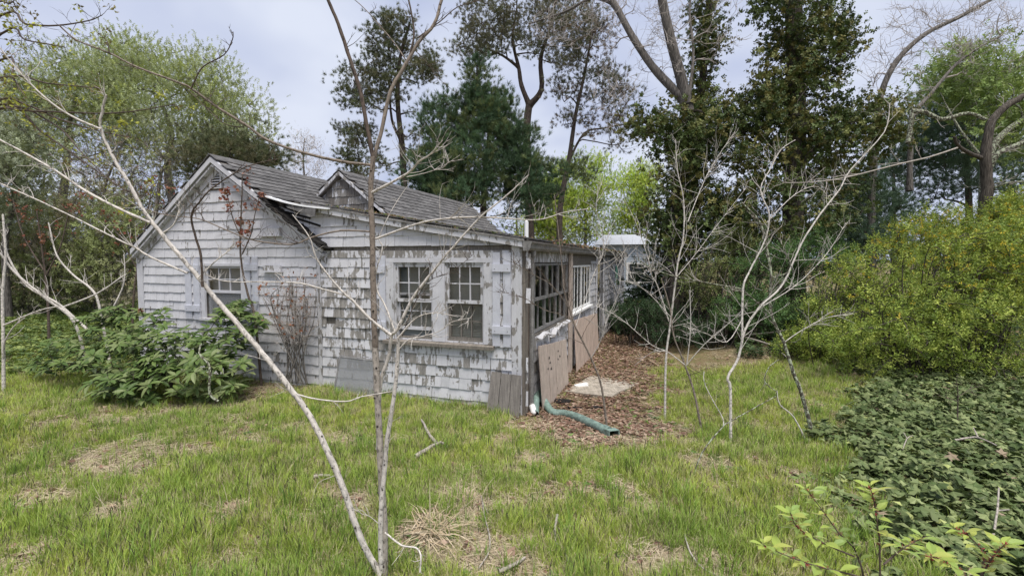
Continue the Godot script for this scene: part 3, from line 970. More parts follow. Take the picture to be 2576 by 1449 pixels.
func build_ground() -> void:
	var xs := axis(-13.0, 11.0, 0.2, 420.0)
	var zs := axis(-15.0, 2.0, 0.2, 420.0)
	var v := PackedVector3Array(); var n := PackedVector3Array(); var t := PackedVector2Array(); var ix := PackedInt32Array()
	for z in zs:
		for x in xs:
			v.append(gp(x, z))
			n.append(Vector3(gy(x - 0.1, z) - gy(x + 0.1, z), 0.2, gy(x, z - 0.1) - gy(x, z + 0.1)).normalized())
			t.append(Vector2(x, z))
	var w := xs.size()
	for j in zs.size() - 1:
		for i in w - 1:
			var a := j * w + i
			ix.append_array([a, a + 1, a + w + 1, a, a + w + 1, a + w])
	var mb := MB.new()
	mb.v = v; mb.n = n; mb.t = t; mb.ix = ix
	var o = put(mb, "ground", M.soil)
	tag(o, "thin lawn soil with dead thatch around the cottage", "", "", "structure")

# how thick the grass stands (0 to 1) and how much dry straw there is
var bald := []
func grass_at(p: Vector3) -> float:
	var q := hl(p.x, p.z)
	if q.y < 0.03 and q.x < 0.05: return 0.0
	var g := 0.70 + patch.get_noise_2d(p.x * 1.0, p.z * 1.0) * 0.42 + patch.get_noise_2d(p.x * 3.7 + 5, p.z * 3.7) * 0.6
	for b in bald:
		var d: float = Vector2(p.x - b[0].x, p.z - b[0].z).length() / b[1]
		g -= b[2] * 0.85 * (1.0 - smoothstep(0.1, 1.15, d))
	if q.x > 0.0 and q.x < 3.3 and q.y < 0.9:
		g -= 1.3 * (1.0 - smoothstep(1.15, 2.2, q.x + patch.get_noise_2d(p.x * 2, p.z * 2) * 0.7))
	return clampf(g, 0.09 if q.x < 0.3 or q.y > 0.9 else 0.02, 1)

const IVY_EDGE := [Vector2(0, 2.2), Vector2(-2.9, 2.4), Vector2(-3.75, 2.7), Vector2(-5.6, 3.65), Vector2(-7.6, 5.7)]
func ivy_at(p: Vector3) -> float:
	# the ivy patch lies beyond a wandering edge that runs from the lower yard back to the forsythia
	var e := 2.3
	for k in IVY_EDGE.size() - 1:
		var a: Vector2 = IVY_EDGE[k]; var b: Vector2 = IVY_EDGE[k + 1]
		if p.z <= a.x and p.z >= b.x: e = lerpf(a.y, b.y, (p.z - a.x) / (b.x - a.x))
	if p.z < -7.6: e = 5.7
	e += patch.get_noise_2d(p.x * 1.7 + 9, p.z * 1.7) * 0.55 + patch.get_noise_2d(p.x * 5 + 9, p.z * 5) * 0.25
	return smoothstep(-0.25, 0.45, p.x - e) * smoothstep(-9.5, -8.0, p.z)

func build_ground_cover() -> void:
	for b in [[1100, 1340, 0.42, 0.75], [1300, 1400, 0.45, 0.6], [600, 1290, 0.35, 0.5], [300, 1290, 0.35, 0.55], [150, 1180, 1.2, 0.26], [60, 1280, 0.5, 0.35], [360, 1150, 0.8, 0.3], [1500, 1110, 0.7, 0.9], [1640, 1090, 0.6, 0.8], [1330, 1160, 0.35, 0.4], [1780, 1180, 0.4, 0.6], [300, 1060, 0.9, 0.4], [560, 1010, 0.7, 0.8], [700, 975, 0.9, 0.9], [1700, 1420, 0.35, 0.6], [1560, 1300, 0.35, 0.3], [880, 1260, 0.4, 0.4], [1200, 1250, 0.5, 0.5]]:
		bald.append([G(b[0], b[1]), b[2], b[3]])
	var kinds := [grass_tuft(9, 0.078, 0.0048, 0.045, 0.8), grass_tuft(8, 0.105, 0.0044, 0.04, 0.7), grass_tuft(11, 0.05, 0.005, 0.055, 1.0), grass_tuft(7, 0.15, 0.0042, 0.03, 0.6)]
	var tf := [[], [], [], []]; var cl := [[], [], [], []]
	var tries := 0
	var made := 0
	while made < 105000 and tries < 500000:
		tries += 1
		var z := -(2.05 + 13.5 * pow(rng.randf(), 1.7))
		var x := rr(-1.16, 1.16) * (-z + 0.4)
		var p := gp(x, z)
		var g := grass_at(p)
		if rng.randf() > g or rng.randf() < ivy_at(p) * 0.96: continue
		if z < -9.0 and x > 3.5: continue
		made += 1
		var r := rng.randf() - 0.25 * (1.0 - g)
		var k := 0 if r < 0.35 else (1 if r < 0.62 else (2 if r < 0.93 else 3))
		if g < 0.4: k = 2 if rng.randf() < 0.7 else 0
		var s := rr(0.7, 1.25) * (0.75 + 0.35 * g) * (1.0 if z > -7 else 1.15)
		tf[k].append(Transform3D(Basis(Vector3.UP, rr(0, TAU)) * Basis(Vector3.RIGHT, rr(-0.2, 0.2)) * Basis.from_scale(Vector3(s, s * rr(0.8, 1.2), s)), p - Vector3(0, 0.006, 0)))
		var c := Color(0.45, 0.53, 0.11).lerp(Color(0.30, 0.43, 0.085), clampf(patch.get_noise_2d(x * 0.9 + 40, z * 0.9) + 0.5, 0, 1))
		if rng.randf() < 0.26: c = Color(0.50, 0.44, 0.27)
		elif rng.randf() < 0.08: c = Color(0.12, 0.14, 0.06)
		cl[k].append(c * rr(0.75, 1.2))
	for k in 4:
		tag(scatter(kinds[k], tf[k], cl[k], "lawn_grass", M.grass), ["short spring grass growing all over the lawn", "taller green grass standing in the lawn", "low sparse grass on the thin patches of lawn", "long grass blades rising above the lawn"][k], "grass")
	# separate bigger clumps, mostly near
	var t3 := []; var c3 := []
	while t3.size() < 1500:
		var z := -(2.1 + 6.0 * pow(rng.randf(), 1.4))
		var x := rr(-1.15, 1.15) * -z
		var p := gp(x, z)
		if rng.randf() > grass_at(p) + 0.15 or ivy_at(p) > 0.5: continue
		var q := hl(x, z)
		if q.x > 0.0 and q.x < 2.2 and q.y < 0.8: continue
		t3.append(Transform3D(Basis(Vector3.UP, rr(0, TAU)) * Basis.from_scale(Vector3.ONE * rr(0.6, 1.15)), p))
		c3.append(Color(0.17, 0.29, 0.055).lerp(Color(0.30, 0.39, 0.085), rng.randf()) * rr(0.8, 1.15))
	tag(scatter(grass_tuft(26, 0.19, 0.0055, 0.05, 0.75), t3, c3, "grass_clumps", M.grass), "thick fresh green grass clumps standing out of the lawn", "grass")
	# dark seed stalks
	var sb := MB.new()
	sb.tube(PackedVector3Array([Vector3.ZERO, Vector3(0.006, 0.09, 0), Vector3(0.012, 0.16, 0.004)]), PackedFloat32Array([0.0012, 0.001, 0.001]), 3)
	sb.tube(PackedVector3Array([Vector3(0.012, 0.16, 0.004), Vector3(0.015, 0.185, 0.005), Vector3(0.018, 0.205, 0.006)]), PackedFloat32Array([0.002, 0.0034, 0.001]), 3)
	var t2 := []; var c2 := []
	while t2.size() < 5200:
		var z := -(2.1 + 7.5 * pow(rng.randf(), 1.3))
		var x := rr(-1.15, 1.15) * -z
		var p := gp(x, z)
		if rng.randf() > grass_at(p) or ivy_at(p) > 0.3: continue
		t2.append(Transform3D(Basis(Vector3.UP, rr(0, TAU)) * Basis(Vector3.RIGHT, rr(-0.25, 0.25)) * Basis.from_scale(Vector3.ONE * rr(0.6, 1.0)), p))
		c2.append(Color(0.09, 0.085, 0.05) * rr(0.7, 1.5))
	tag(scatter(sb.mesh(), t2, c2, "sedge_stalks", M.dry), "thin dark seed stalks standing among the lawn grass", "sedge")
	# dry straw lying in the thin patches
	var st := [straw(9, 0.15, 0.004), straw(12, 0.24, 0.0035)]
	t2 = [[], []]; c2 = [[], []]
	tries = 0
	while t2[0].size() + t2[1].size() < 19000 and tries < 160000:
		tries += 1
		var z := -(2.05 + 9.0 * pow(rng.randf(), 1.6))
		var x := rr(-1.16, 1.16) * -z
		var p := gp(x, z)
		var q := hl(x, z)
		if q.y < 0.05 and q.x < 0.05: continue
		if q.x > 0.0 and q.x < 2.6 and q.y < 0.6 and rng.randf() < 0.8: continue
		if rng.randf() < grass_at(p) * 0.70 or ivy_at(p) > 0.4: continue
		var k := 0 if rng.randf() < 0.7 else 1
		t2[k].append(Transform3D(Basis(Vector3.UP, rr(0, TAU)) * Basis.from_scale(Vector3.ONE * rr(0.6, 1.1)), p + Vector3(0, 0.004, 0)))
		c2[k].append(Color(0.55, 0.47, 0.34).lerp(Color(0.38, 0.31, 0.21), rng.randf()) * rr(0.8, 1.25))
	for k in 2:
		tag(scatter(st[k], t2[k], c2[k], "dry_straw", M.dry), ["short dry straw lying on the thin lawn", "long dry straw matted on the bare lawn patches"][k], "straw")
	# brown leaves: everywhere a few, thick in the passage beside the cottage
	var dl := [dead_leaf(0.065), dead_leaf(0.09), dead_leaf(0.045)]
	t2 = [[], [], []]; c2 = [[], [], []]
	for i in 25500:
		var p: Vector3
		if i < 17000:
			var q := Vector3(rr(0.03, 2.2) , 0, -rr(-1.2, 9.5))
			if q.x > 1.1 + rr(0, 0.9) + 0.5 * patch.get_noise_2d(q.x * 2, q.z * 2): continue
			if q.z > 0.0 and q.x < 0.35: continue
			p = hw(q)
		else:
			var z := -(2.1 + 8.0 * pow(rng.randf(), 1.4))
			p = Vector3(rr(-1.15, 1.15) * -z, 0, z)
			var lq := hl(p.x, p.z)
			if lq.y < 0.05 and lq.x < 0.05: continue
			if rng.randf() < grass_at(p) * 0.8: continue
		p = gp(p.x, p.z, 0.006 + rr(0, 0.03))
		var k := i % 3
		t2[k].append(Transform3D(Basis(Vector3.UP, rr(0, TAU)) * Basis(rdir(), rr(-0.5, 0.5)) * Basis.from_scale(Vector3.ONE * rr(0.6, 1.2)), p))
		c2[k].append([Color(0.24, 0.145, 0.105), Color(0.31, 0.205, 0.15), Color(0.16, 0.095, 0.07), Color(0.40, 0.30, 0.23)][rng.randi() % 4] * rr(0.7, 1.15))
	for k in 3:
		tag(scatter(dl[k], t2[k], c2[k], "leaf_litter", M.dry), ["brown fallen leaves thick in the passage beside the cottage", "larger curled brown leaves strewn in the passage and lawn", "small brown leaf scraps strewn over the bare soil"][k], "leaves")
	# broad leaved weeds and pale fallen leaves here and there in the lawn
	var wd := sprig(9, 0.012, 0.06, 0.028, 1.5)
	t2 = []; c2 = []
	for i in 2600:
		var z := -(2.1 + 7.0 * pow(rng.randf(), 1.3))
		var p := gp(rr(-1.15, 1.15) * -z, z, 0.01)
		var lq := hl(p.x, p.z)
		if (lq.y < 0.1 and lq.x < 0.1) or patch.get_noise_2d(p.x * 1.4 + 70, p.z * 1.4) < 0.05: continue
		t2.append(Transform3D(Basis(Vector3.UP, rr(0, TAU)) * Basis.from_scale(Vector3(1, 0.8, 1) * rr(0.5, 1.3)), p))
		c2.append([Color(0.13, 0.22, 0.06), Color(0.20, 0.29, 0.09), Color(0.16, 0.22, 0.10)][i % 3] * rr(0.8, 1.2))
	tag(scatter(wd, t2, c2, "lawn_weeds", M.leaf), "flat broad leaved weeds spread through the lawn", "weeds")
	# ivy carpet
	var iv := [lobed_leaf(0.11), lobed_leaf(0.085), lobed_leaf(0.065, 3)]
	t2 = [[], [], []]; c2 = [[], [], []]
	tries = 0
	while t2[0].size() + t2[1].size() + t2[2].size() < 21000 and tries < 200000:
		tries += 1
		var z := -(1.6 + 8.0 * pow(rng.randf(), 1.25))
		var x := rr(1.2, maxf(3.2, -z * 1.2 + 0.8))
		var p := gp(x, z)
		var d := ivy_at(p)
		if rng.randf() > d * d or patch.get_noise_2d(x * 4 + 3, z * 4) < -0.42: continue
		var hgt := 0.02 + (0.15 + 0.16 * lump.get_noise_2d(x * 7, z * 7)) * d * rng.randf() + 0.05 * lump.get_noise_2d(x * 6, z * 6)
		var k := rng.randi() % 3
		var b := Basis(Vector3.UP, rr(0, TAU)) * Basis(Vector3.RIGHT, 0.25 + rng.randfn() * 0.42) * Basis(Vector3.BACK, rng.randfn() * 0.4)
		t2[k].append(Transform3D(b * Basis.from_scale(Vector3.ONE * rr(0.65, 1.25)), p + Vector3(0, hgt, 0)))
		var c := Color(0.078, 0.115, 0.040).lerp(Color(0.225, 0.265, 0.115), pow(rng.randf(), 1.6))
		if rng.randf() < 0.02: c = Color(0.34, 0.38, 0.14)
		elif rng.randf() < 0.008: c = Color(0.33, 0.26, 0.18)
		c2[k].append(c * rr(0.75, 1.25))
	for k in 3:
		tag(scatter(iv[k], t2[k], c2[k], "ivy_carpet", M.gloss), ["broad dark ivy leaves carpeting the ground under the forsythia", "dark green ivy leaves carpeting the ground beside the lawn", "small three lobed ivy leaves within the ivy carpet"][k], "ivy")

# ---------- trees ----------
func grow(mb: MB, nodes: Array, targets: Array, r_tip: float, bend := 0.25, drop := 0.0) -> Array:
	# joins every target to the nearest suitable point of the skeleton; nodes are [place, radius]
	var ends := []
	var c := nodes[0][0] as Vector3
	targets.sort_custom(func(a, b): return a.distance_squared_to(c) < b.distance_squared_to(c))
	for tg in targets:
		var best := 0
		var cost := 1e9
		for i in nodes.size():
			var p: Vector3 = nodes[i][0]
			var w := p.distance_to(tg)
			if p.y > tg.y - drop: w += (p.y - tg.y + drop) * 1.6
			if nodes[i][1] < r_tip * 1.2: w *= 1.3
			if w < cost:
				cost = w; best = i
		var a: Vector3 = nodes[best][0]
		var l := a.distance_to(tg)
		if l < 0.02: continue
		var m1 := a.lerp(tg, 0.35) + rdir() * l * bend * 0.5 + Vector3.UP * l * bend * 0.3
		var m2 := a.lerp(tg, 0.7) + rdir() * l * bend * 0.45
		var sp := smooth([a, m1, m2, tg], 2)
		var r0 := minf(nodes[best][1] * 0.72, r_tip + l * 0.022)
		mb.tube(sp, taper(sp.size(), r0, r_tip), 5 if r0 > 0.03 else 4)
		for i in range(1, sp.size()):
			nodes.append([sp[i], lerpf(r0, r_tip, float(i) / sp.size())])
		ends.append([tg, (tg - m2).normalized()])
	return ends

func trunk_into(mb: MB, pts: Array, r0: float, r1: float, sides := 9, jit := 0.0) -> Array:
	var sp := smooth(pts, 4, jit)
	var rad := taper(sp.size(), r0, r1, 0.05)
	if r0 > 0.05: rad[0] *= 1.35; rad[1] *= 1.1
	mb.tube(sp, rad, sides)
	var nodes := []
	for i in sp.size():
		nodes.append([sp[i], rad[i]])
	return nodes

func in_lobe(l: Array) -> Vector3:   # [u, v, ru, rv, depth, depth radius]
	while true:
		var q := Vector3(rr(-1, 1), rr(-1, 1), rr(-1, 1))
		if q.length() < 1.0 and q.length() > rng.randf() * 0.75:
			return D(l[0] + q.x * l[2], l[1] + q.y * l[3], l[4] + q.z * l[5])
	return Vector3.ZERO

# spec: name, label, group, trunks [[pts, r0, r1]...], lobes [[u,v,ru,rv,d,dd,n]...], bark, leaf mesh, leaf material, per clump, clump radius, flat, tints, tip radius
func tree(s: Dictionary) -> void:
	var base: Vector3 = pxpath([s.trunks[0][0][0]])[0]
	base.y = gy(base.x, base.z)
	var T = thing(s.name, s.label, s.get("category", "tree"), base, s.get("group", ""))
	var mb := MB.new()
	var nodes := []
	for i in s.trunks.size():
		var tr: Array = s.trunks[i]
		var pts := pxpath(tr[0])
		if i == 0: pts.push_front(Vector3(pts[0].x, gy(pts[0].x, pts[0].z) - 0.05, pts[0].z))
		nodes.append_array(trunk_into(mb, pts, tr[1], tr[2], 9, s.get("jit", 0.0)))
	put(mb, "trunk", s.bark, T, base)
	if s.name == "edge_wood": T.set_meta("kind", "stuff")
	var targets := []
	for l in s.lobes:
		for k in l[6]: targets.append(in_lobe(l))
	mb = MB.new()
	var low := nodes.filter(func(q): return q[0].y > s.get("clear", 0.6))
	var ends := grow(mb, low if low.size() else nodes, targets, s.get("tip", 0.012), s.get("bend", 0.25), s.get("drop", 0.0))
	var fine: int = s.get("twigs", 0)
	var tips := []
	if fine:
		for e in ends:
			var p: Vector3 = e[0]
			var stub := PackedVector3Array([p - e[1] * s.twig_len * 0.6, p])
			twigs(mb, stub, s.get("twig_r", 0.005), fine, s.twig_len, s.get("twig_level", 1), s.get("twig_up", 0.25), tips)
	put(mb, "limbs", s.get("limb_bark", s.bark), T, base).set_meta("kind", "stuff")
	if s.has("leaf"):
		var tf := []; var cl := []
		var rad: float = s.rad
		var flat: float = s.get("flat", 0.8)
		for e in ends:
			var c: Vector3 = e[0]
			var tone := rr(0.75, 1.2)
			var tint: Color = s.tints[rng.randi() % s.tints.size()]
			for k in s.per:
				var o := Vector3(rng.randfn(), rng.randfn() * flat, rng.randfn()) * rad * 0.55
				var d: Vector3 = (o.normalized() * 0.7 + Vector3.UP * s.get("up", 0.5) + rdir() * 0.6).normalized()
				tf.append(Transform3D(facing(d, rr(0, TAU)) * Basis.from_scale(Vector3.ONE * rr(0.65, 1.25)), c + o))
				cl.append(tint * tone * rr(0.75, 1.25))
		if s.has("along"):   # foliage close round the trunks (ivy, epicormic sprays)
			for q in nodes:
				if q[0].y < s.along[2]: continue
				for k in s.along[0]:
					var o: Vector3 = Vector3(rng.randfn(), rng.randfn(), rng.randfn()) * s.along[1] * 0.5
					tf.append(Transform3D(facing((o.normalized() + Vector3.UP * 0.2 + rdir() * 0.4).normalized(), rr(0, TAU)) * Basis.from_scale(Vector3.ONE * rr(0.65, 1.25)), q[0] + o + o.normalized() * q[1]))
					cl.append(s.tints[rng.randi() % s.tints.size()] * rr(0.6, 1.2))
		scatter(s.leaf, tf, cl, "crown", s.leafmat, T, base)

func build_trees() -> void:
	var pale := sprig(11, 0.20, 0.075, 0.042)
	var broad := sprig(8, 0.20, 0.11, 0.06)
	var ivy := sprig(9, 0.15, 0.078, 0.06, 1.0, 0.1)
	var needles := tuft(34, 0.19, 0.013, 0.95)
	var soft := tuft(30, 0.17, 0.012, 0.75)
	var bud := sprig(6, 0.16, 0.05, 0.03)
	var silver := [Color(0.37, 0.42, 0.25), Color(0.34, 0.40, 0.21), Color(0.41, 0.45, 0.29), Color(0.36, 0.41, 0.16)]
	var pine := [Color(0.12, 0.142, 0.07), Color(0.14, 0.155, 0.078), Color(0.165, 0.16, 0.09), Color(0.10, 0.122, 0.062)]
	var wpine := [Color(0.08, 0.14, 0.07), Color(0.10, 0.16, 0.075), Color(0.07, 0.12, 0.063), Color(0.15, 0.185, 0.075)]
	var ivyc := [Color(0.078, 0.112, 0.038), Color(0.105, 0.14, 0.046), Color(0.14, 0.155, 0.052), Color(0.06, 0.088, 0.032), Color(0.18, 0.17, 0.058)]
	var lime := [Color(0.40, 0.50, 0.09), Color(0.34, 0.46, 0.08), Color(0.45, 0.52, 0.12)]
	# -- behind the cottage, towards the gable end
	tree({name = "olive_tree", label = "broad silvery green tree with rounded crown behind the gable end", group = "silvery trees behind the cottage", bark = M.bark_grey, trunks = [[[[440, 560, 22], [420, 430, 22], [430, 330, 22], [400, 250, 22]], 0.24, 0.06]],
		lobes = [[430, 250, 190, 145, 22, 3.2, 110], [580, 310, 95, 110, 21.5, 2.2, 34], [320, 170, 110, 70, 22, 2.2, 34]], leaf = pale, leafmat = M.leaf, per = 58, rad = 0.85, tints = silver, tip = 0.02, up = 0.9})
	tree({name = "olive_tree", label = "tall silvery olive green tree at the yard's edge, darker top", group = "silvery trees behind the cottage", bark = M.bark_grey, trunks = [[[[150, 560, 24], [165, 430, 24], [170, 330, 24], [190, 240, 24]], 0.26, 0.06]],
		lobes = [[190, 240, 170, 105, 24, 3.0, 90], [60, 300, 110, 110, 23, 2.5, 45], [270, 330, 120, 80, 25, 2.2, 40]], leaf = pale, leafmat = M.leaf, per = 58, rad = 0.95, tints = silver + [Color(0.20, 0.25, 0.09), Color(0.17, 0.22, 0.07)], tip = 0.02, up = 0.9})
	tree({name = "olive_tree", label = "low pale grey green shrubby tree above the leaning white stems", group = "silvery trees behind the cottage", bark = M.bark_grey, trunks = [[[[10, 620, 15], [30, 520, 15], [40, 440, 15], [50, 370, 15]], 0.10, 0.03]],
		lobes = [[40, 370, 100, 110, 15, 1.5, 50], [-10, 480, 80, 90, 15, 1.2, 26]], leaf = pale, leafmat = M.leaf, per = 42, rad = 0.65, tints = [Color(0.34, 0.38, 0.27), Color(0.30, 0.34, 0.22)], tip = 0.012, up = 0.7})
	tree({name = "dark_pine", label = "dark pine mass rising just over the front roof ridge", bark = M.bark_pine, trunks = [[[[590, 560, 18.5], [595, 430, 18.5], [590, 330, 18.5]], 0.15, 0.04]],
		lobes = [[570, 370, 75, 38, 18.5, 1.2, 34], [655, 398, 45, 32, 18.5, 1.0, 20], [500, 410, 45, 40, 18.5, 1.2, 16]], leaf = needles, leafmat = M.needle, per = 26, rad = 0.8, flat = 0.5, tints = pine, tip = 0.02})
	tree({name = "blossom_tree", label = "slender leafless tree with pale pinkish buds between roof ridge and pine", bark = M.bark_grey, trunks = [[[[765, 560, 30], [765, 460, 30], [762, 400, 30], [765, 350, 30]], 0.11, 0.02]],
		lobes = [[765, 410, 58, 80, 30, 1.5, 120]], leaf = bud, leafmat = M.leaf, per = 11, rad = 0.45, tints = [Color(0.52, 0.44, 0.40), Color(0.46, 0.38, 0.34)], tip = 0.012, up = 1.2, bend = 0.12})
	# tangled understorey left of the cottage
	tree({name = "thicket_shrub", label = "dark olive thicket behind the rhododendron, at the cottage corner", group = "understorey beyond the gable end", category = "shrub", bark = M.bark, trunks = [[[[300, 800, 15], [290, 720, 15], [280, 640, 15]], 0.05, 0.02], [[[240, 800, 16], [230, 700, 16], [235, 600, 16]], 0.05, 0.02]],
		lobes = [[290, 640, 70, 160, 15.5, 1.2, 70], [180, 690, 90, 110, 16.5, 1.2, 60]], leaf = pale, leafmat = M.leaf, per = 30, rad = 0.55, tints = [Color(0.24, 0.28, 0.12), Color(0.31, 0.34, 0.16), Color(0.33, 0.31, 0.22), Color(0.21, 0.25, 0.10)], tip = 0.01, clear = 0.2, limb_bark = M.bark_grey, twigs = 4, twig_len = 0.9, twig_r = 0.008})
	tree({name = "thicket_shrub", label = "dark leafy thicket at the far edge of the lawn behind the leaning stems", group = "understorey beyond the gable end", category = "shrub", bark = M.bark, trunks = [[[[60, 800, 17], [50, 720, 17], [60, 620, 17]], 0.05, 0.02], [[[-20, 800, 17], [0, 700, 17], [-20, 620, 17]], 0.05, 0.02]],
		lobes = [[70, 680, 110, 130, 17, 1.3, 80], [-40, 640, 70, 160, 16.5, 1.2, 40], [120, 560, 120, 70, 18, 1.5, 40]], leaf = pale, leafmat = M.leaf, per = 30, rad = 0.6, tints = [Color(0.25, 0.29, 0.13), Color(0.32, 0.35, 0.17), Color(0.33, 0.31, 0.22)], tip = 0.01, clear = 0.2, limb_bark = M.bark_grey, twigs = 4, twig_len = 0.9, twig_r = 0.008})
	tree({name = "bare_thicket", label = "bare grey tangled trees filling the gap above the thicket", bark = M.bark_grey, limb_bark = M.bark_grey, trunks = [[[[280, 640, 18], [268, 560, 18], [262, 470, 18], [300, 380, 18]], 0.10, 0.03], [[[380, 620, 19], [395, 500, 19], [410, 420, 19], [460, 370, 19]], 0.09, 0.03]],
		lobes = [[300, 430, 190, 90, 18, 2.0, 130], [120, 460, 120, 90, 18, 1.5, 60]], tip = 0.011, twigs = 3, twig_len = 0.8, twig_r = 0.008, leaf = bud, leafmat = M.leaf, per = 9, rad = 0.55, tints = [Color(0.42, 0.43, 0.15), Color(0.30, 0.20, 0.15), Color(0.38, 0.40, 0.17), Color(0.36, 0.40, 0.20)], bend = 0.4})
	# -- pines over the roof
	tree({name = "pitch_pine", label = "rugged dark pine with open layered crown beside the pale budding tree", group = "tall pines behind the cottage", bark = M.bark_pine, trunks = [[[[1015, 640, 24], [1018, 520, 24], [1012, 380, 24], [1000, 260, 24], [1005, 150, 24], [1030, 60, 24]], 0.24, 0.06], [[[1008, 350, 24], [985, 300, 24.4], [978, 200, 24.5]], 0.09, 0.04]],
		lobes = [[1000, 70, 55, 55, 24, 1.0, 18], [960, 110, 50, 70, 24, 1.2, 22], [1010, 170, 90, 60, 24, 1.6, 34], [905, 200, 65, 45, 24, 1.2, 22], [930, 245, 90, 35, 24, 1.5, 22], [1060, 150, 40, 45, 24, 1.2, 14], [890, 330, 60, 28, 24, 1.2, 16], [900, 385, 70, 30, 24, 1.4, 18], [1040, 330, 50, 80, 24, 1.4, 12], [930, 425, 60, 25, 24, 1.2, 10]], leaf = needles, leafmat = M.needle, per = 21, rad = 0.55, flat = 0.45, tints = pine, tip = 0.022, bend = 0.35, clear = 3.0, drop = -0.3})
	tree({name = "pitch_pine", label = "tallest forked pine with spreading umbrella crown and bare lower limbs", group = "tall pines behind the cottage", bark = M.bark_pine, trunks = [[[[1335, 640, 26], [1330, 480, 26], [1325, 330, 26], [1332, 260, 26]], 0.27, 0.19], [[[1332, 265, 26], [1312, 215, 26], [1305, 170, 26.2], [1290, 100, 26.5], [1300, 20, 26.5]], 0.15, 0.05], [[[1332, 265, 26], [1362, 225, 25.8], [1360, 150, 25.6], [1380, 80, 25.5], [1400, -10, 25.5]], 0.17, 0.05], [[[1305, 170, 26.2], [1265, 140, 26.4], [1220, 120, 26.8]], 0.09, 0.04]],
		lobes = [[1230, 60, 90, 80, 26, 2.0, 52], [1340, 30, 110, 90, 26, 2.2, 66], [1430, 40, 90, 90, 26, 2.0, 44], [1200, 130, 60, 40, 26, 1.5, 18], [1400, 130, 80, 35, 26, 1.6, 18]], leaf = needles, leafmat = M.needle, per = 20, rad = 0.6, flat = 0.55, tints = [Color(0.165, 0.17, 0.105), Color(0.145, 0.152, 0.092), Color(0.19, 0.18, 0.12), Color(0.115, 0.13, 0.07)], tip = 0.022, bend = 0.4, clear = 9.0, twigs = 1, twig_len = 1.0, twig_r = 0.014})
	tree({name = "pitch_pine", label = "thin leaning pine with sparse rusty brown needles", group = "tall pines behind the cottage", bark = M.bark_pine, trunks = [[[[1408, 640, 23], [1410, 520, 23], [1432, 400, 23], [1448, 290, 23], [1470, 190, 23], [1490, 80, 23]], 0.19, 0.04], [[[1434, 400, 23], [1470, 335, 23], [1520, 322, 23], [1575, 312, 22.5]], 0.06, 0.025]],
		lobes = [[1490, 100, 60, 70, 23, 1.3, 24], [1440, 200, 60, 60, 23, 1.3, 22], [1530, 180, 60, 60, 23, 1.3, 18], [1545, 250, 50, 60, 23, 1.2, 14], [1480, 300, 80, 50, 23, 1.3, 16], [1570, 330, 30, 50, 23, 1.0, 8]], leaf = needles, leafmat = M.needle, per = 13, rad = 0.55, flat = 0.5, tints = [Color(0.11, 0.115, 0.065), Color(0.17, 0.125, 0.08), Color(0.13, 0.12, 0.075), Color(0.10, 0.11, 0.06)], tip = 0.016, bend = 0.4, clear = 4.0, twigs = 3, twig_len = 0.9, twig_r = 0.010})
	tree({name = "white_pine", label = "dense deep green young pine standing close behind the roof", bark = M.bark_pine, trunks = [[[[1215, 640, 17], [1216, 520, 17], [1222, 400, 17], [1235, 300, 17], [1205, 220, 17], [1200, 165, 17]], 0.16, 0.025]],
		lobes = [[1200, 205, 26, 60, 17, 0.5, 16], [1235, 265, 50, 50, 17, 0.7, 30], [1190, 300, 90, 60, 17, 1.0, 50], [1110, 300, 45, 70, 17, 0.8, 22], [1280, 330, 70, 40, 17, 1.0, 30], [1200, 400, 150, 60, 17, 1.6, 80], [1100, 420, 75, 60, 17, 1.0, 30], [1310, 420, 60, 60, 17, 1.2, 26], [1180, 480, 170, 40, 17, 1.6, 56], [1330, 490, 70, 60, 16.5, 1.0, 28], [1430, 430, 60, 30, 17, 1.0, 10], [1060, 470, 40, 50, 17, 0.8, 14]], leaf = soft, leafmat = M.needle, per = 26, rad = 0.42, flat = 0.6, tints = wpine, tip = 0.014, up = 0.9, bend = 0.15, clear = 2.0})
	# -- bright spring trees in the distance
	for q in [[1470, 470, 85, 85, 34, "round lime green tree in new leaf, between the pines", 0], [1380, 520, 60, 75, 37, "smaller lime tree in new leaf behind the white pipe", 1], [1600, 490, 60, 90, 36, "lime green tree in new leaf beside the ivy covered trunks", 2]]:
		tree({name = "spring_tree", label = q[5], group = "spring green trees in the distance", bark = M.bark_grey, trunks = [[[[q[0], 660, q[4]], [q[0] + 4, 580, q[4]], [q[0], q[1], q[4]], [q[0] + 5, q[1] - q[3] * 0.6, q[4]]], 0.16, 0.03]],
			lobes = [[q[0], q[1], q[2], q[3], q[4], 2.2, 70], [q[0] - 20, q[1] + 80, q[2], 60, q[4], 2.0, 30]], leaf = broad, leafmat = M.leaf, per = 52, rad = 0.8, tints = lime, tip = 0.02, up = 1.2, bend = 0.12})
	tree({name = "spring_tree", label = "low dark yew like shrub behind the passage end", category = "shrub", bark = M.bark, trunks = [[[[1690, 800, 15], [1680, 740, 15], [1690, 680, 15]], 0.06, 0.02]],
		lobes = [[1680, 730, 90, 80, 15, 1.2, 60], [1590, 800, 50, 35, 14.5, 0.6, 26]], leaf = ivy, leafmat = M.gloss, per = 24, rad = 0.42, tints = [Color(0.045, 0.075, 0.035), Color(0.06, 0.09, 0.04)], tip = 0.01, clear = 0.1})
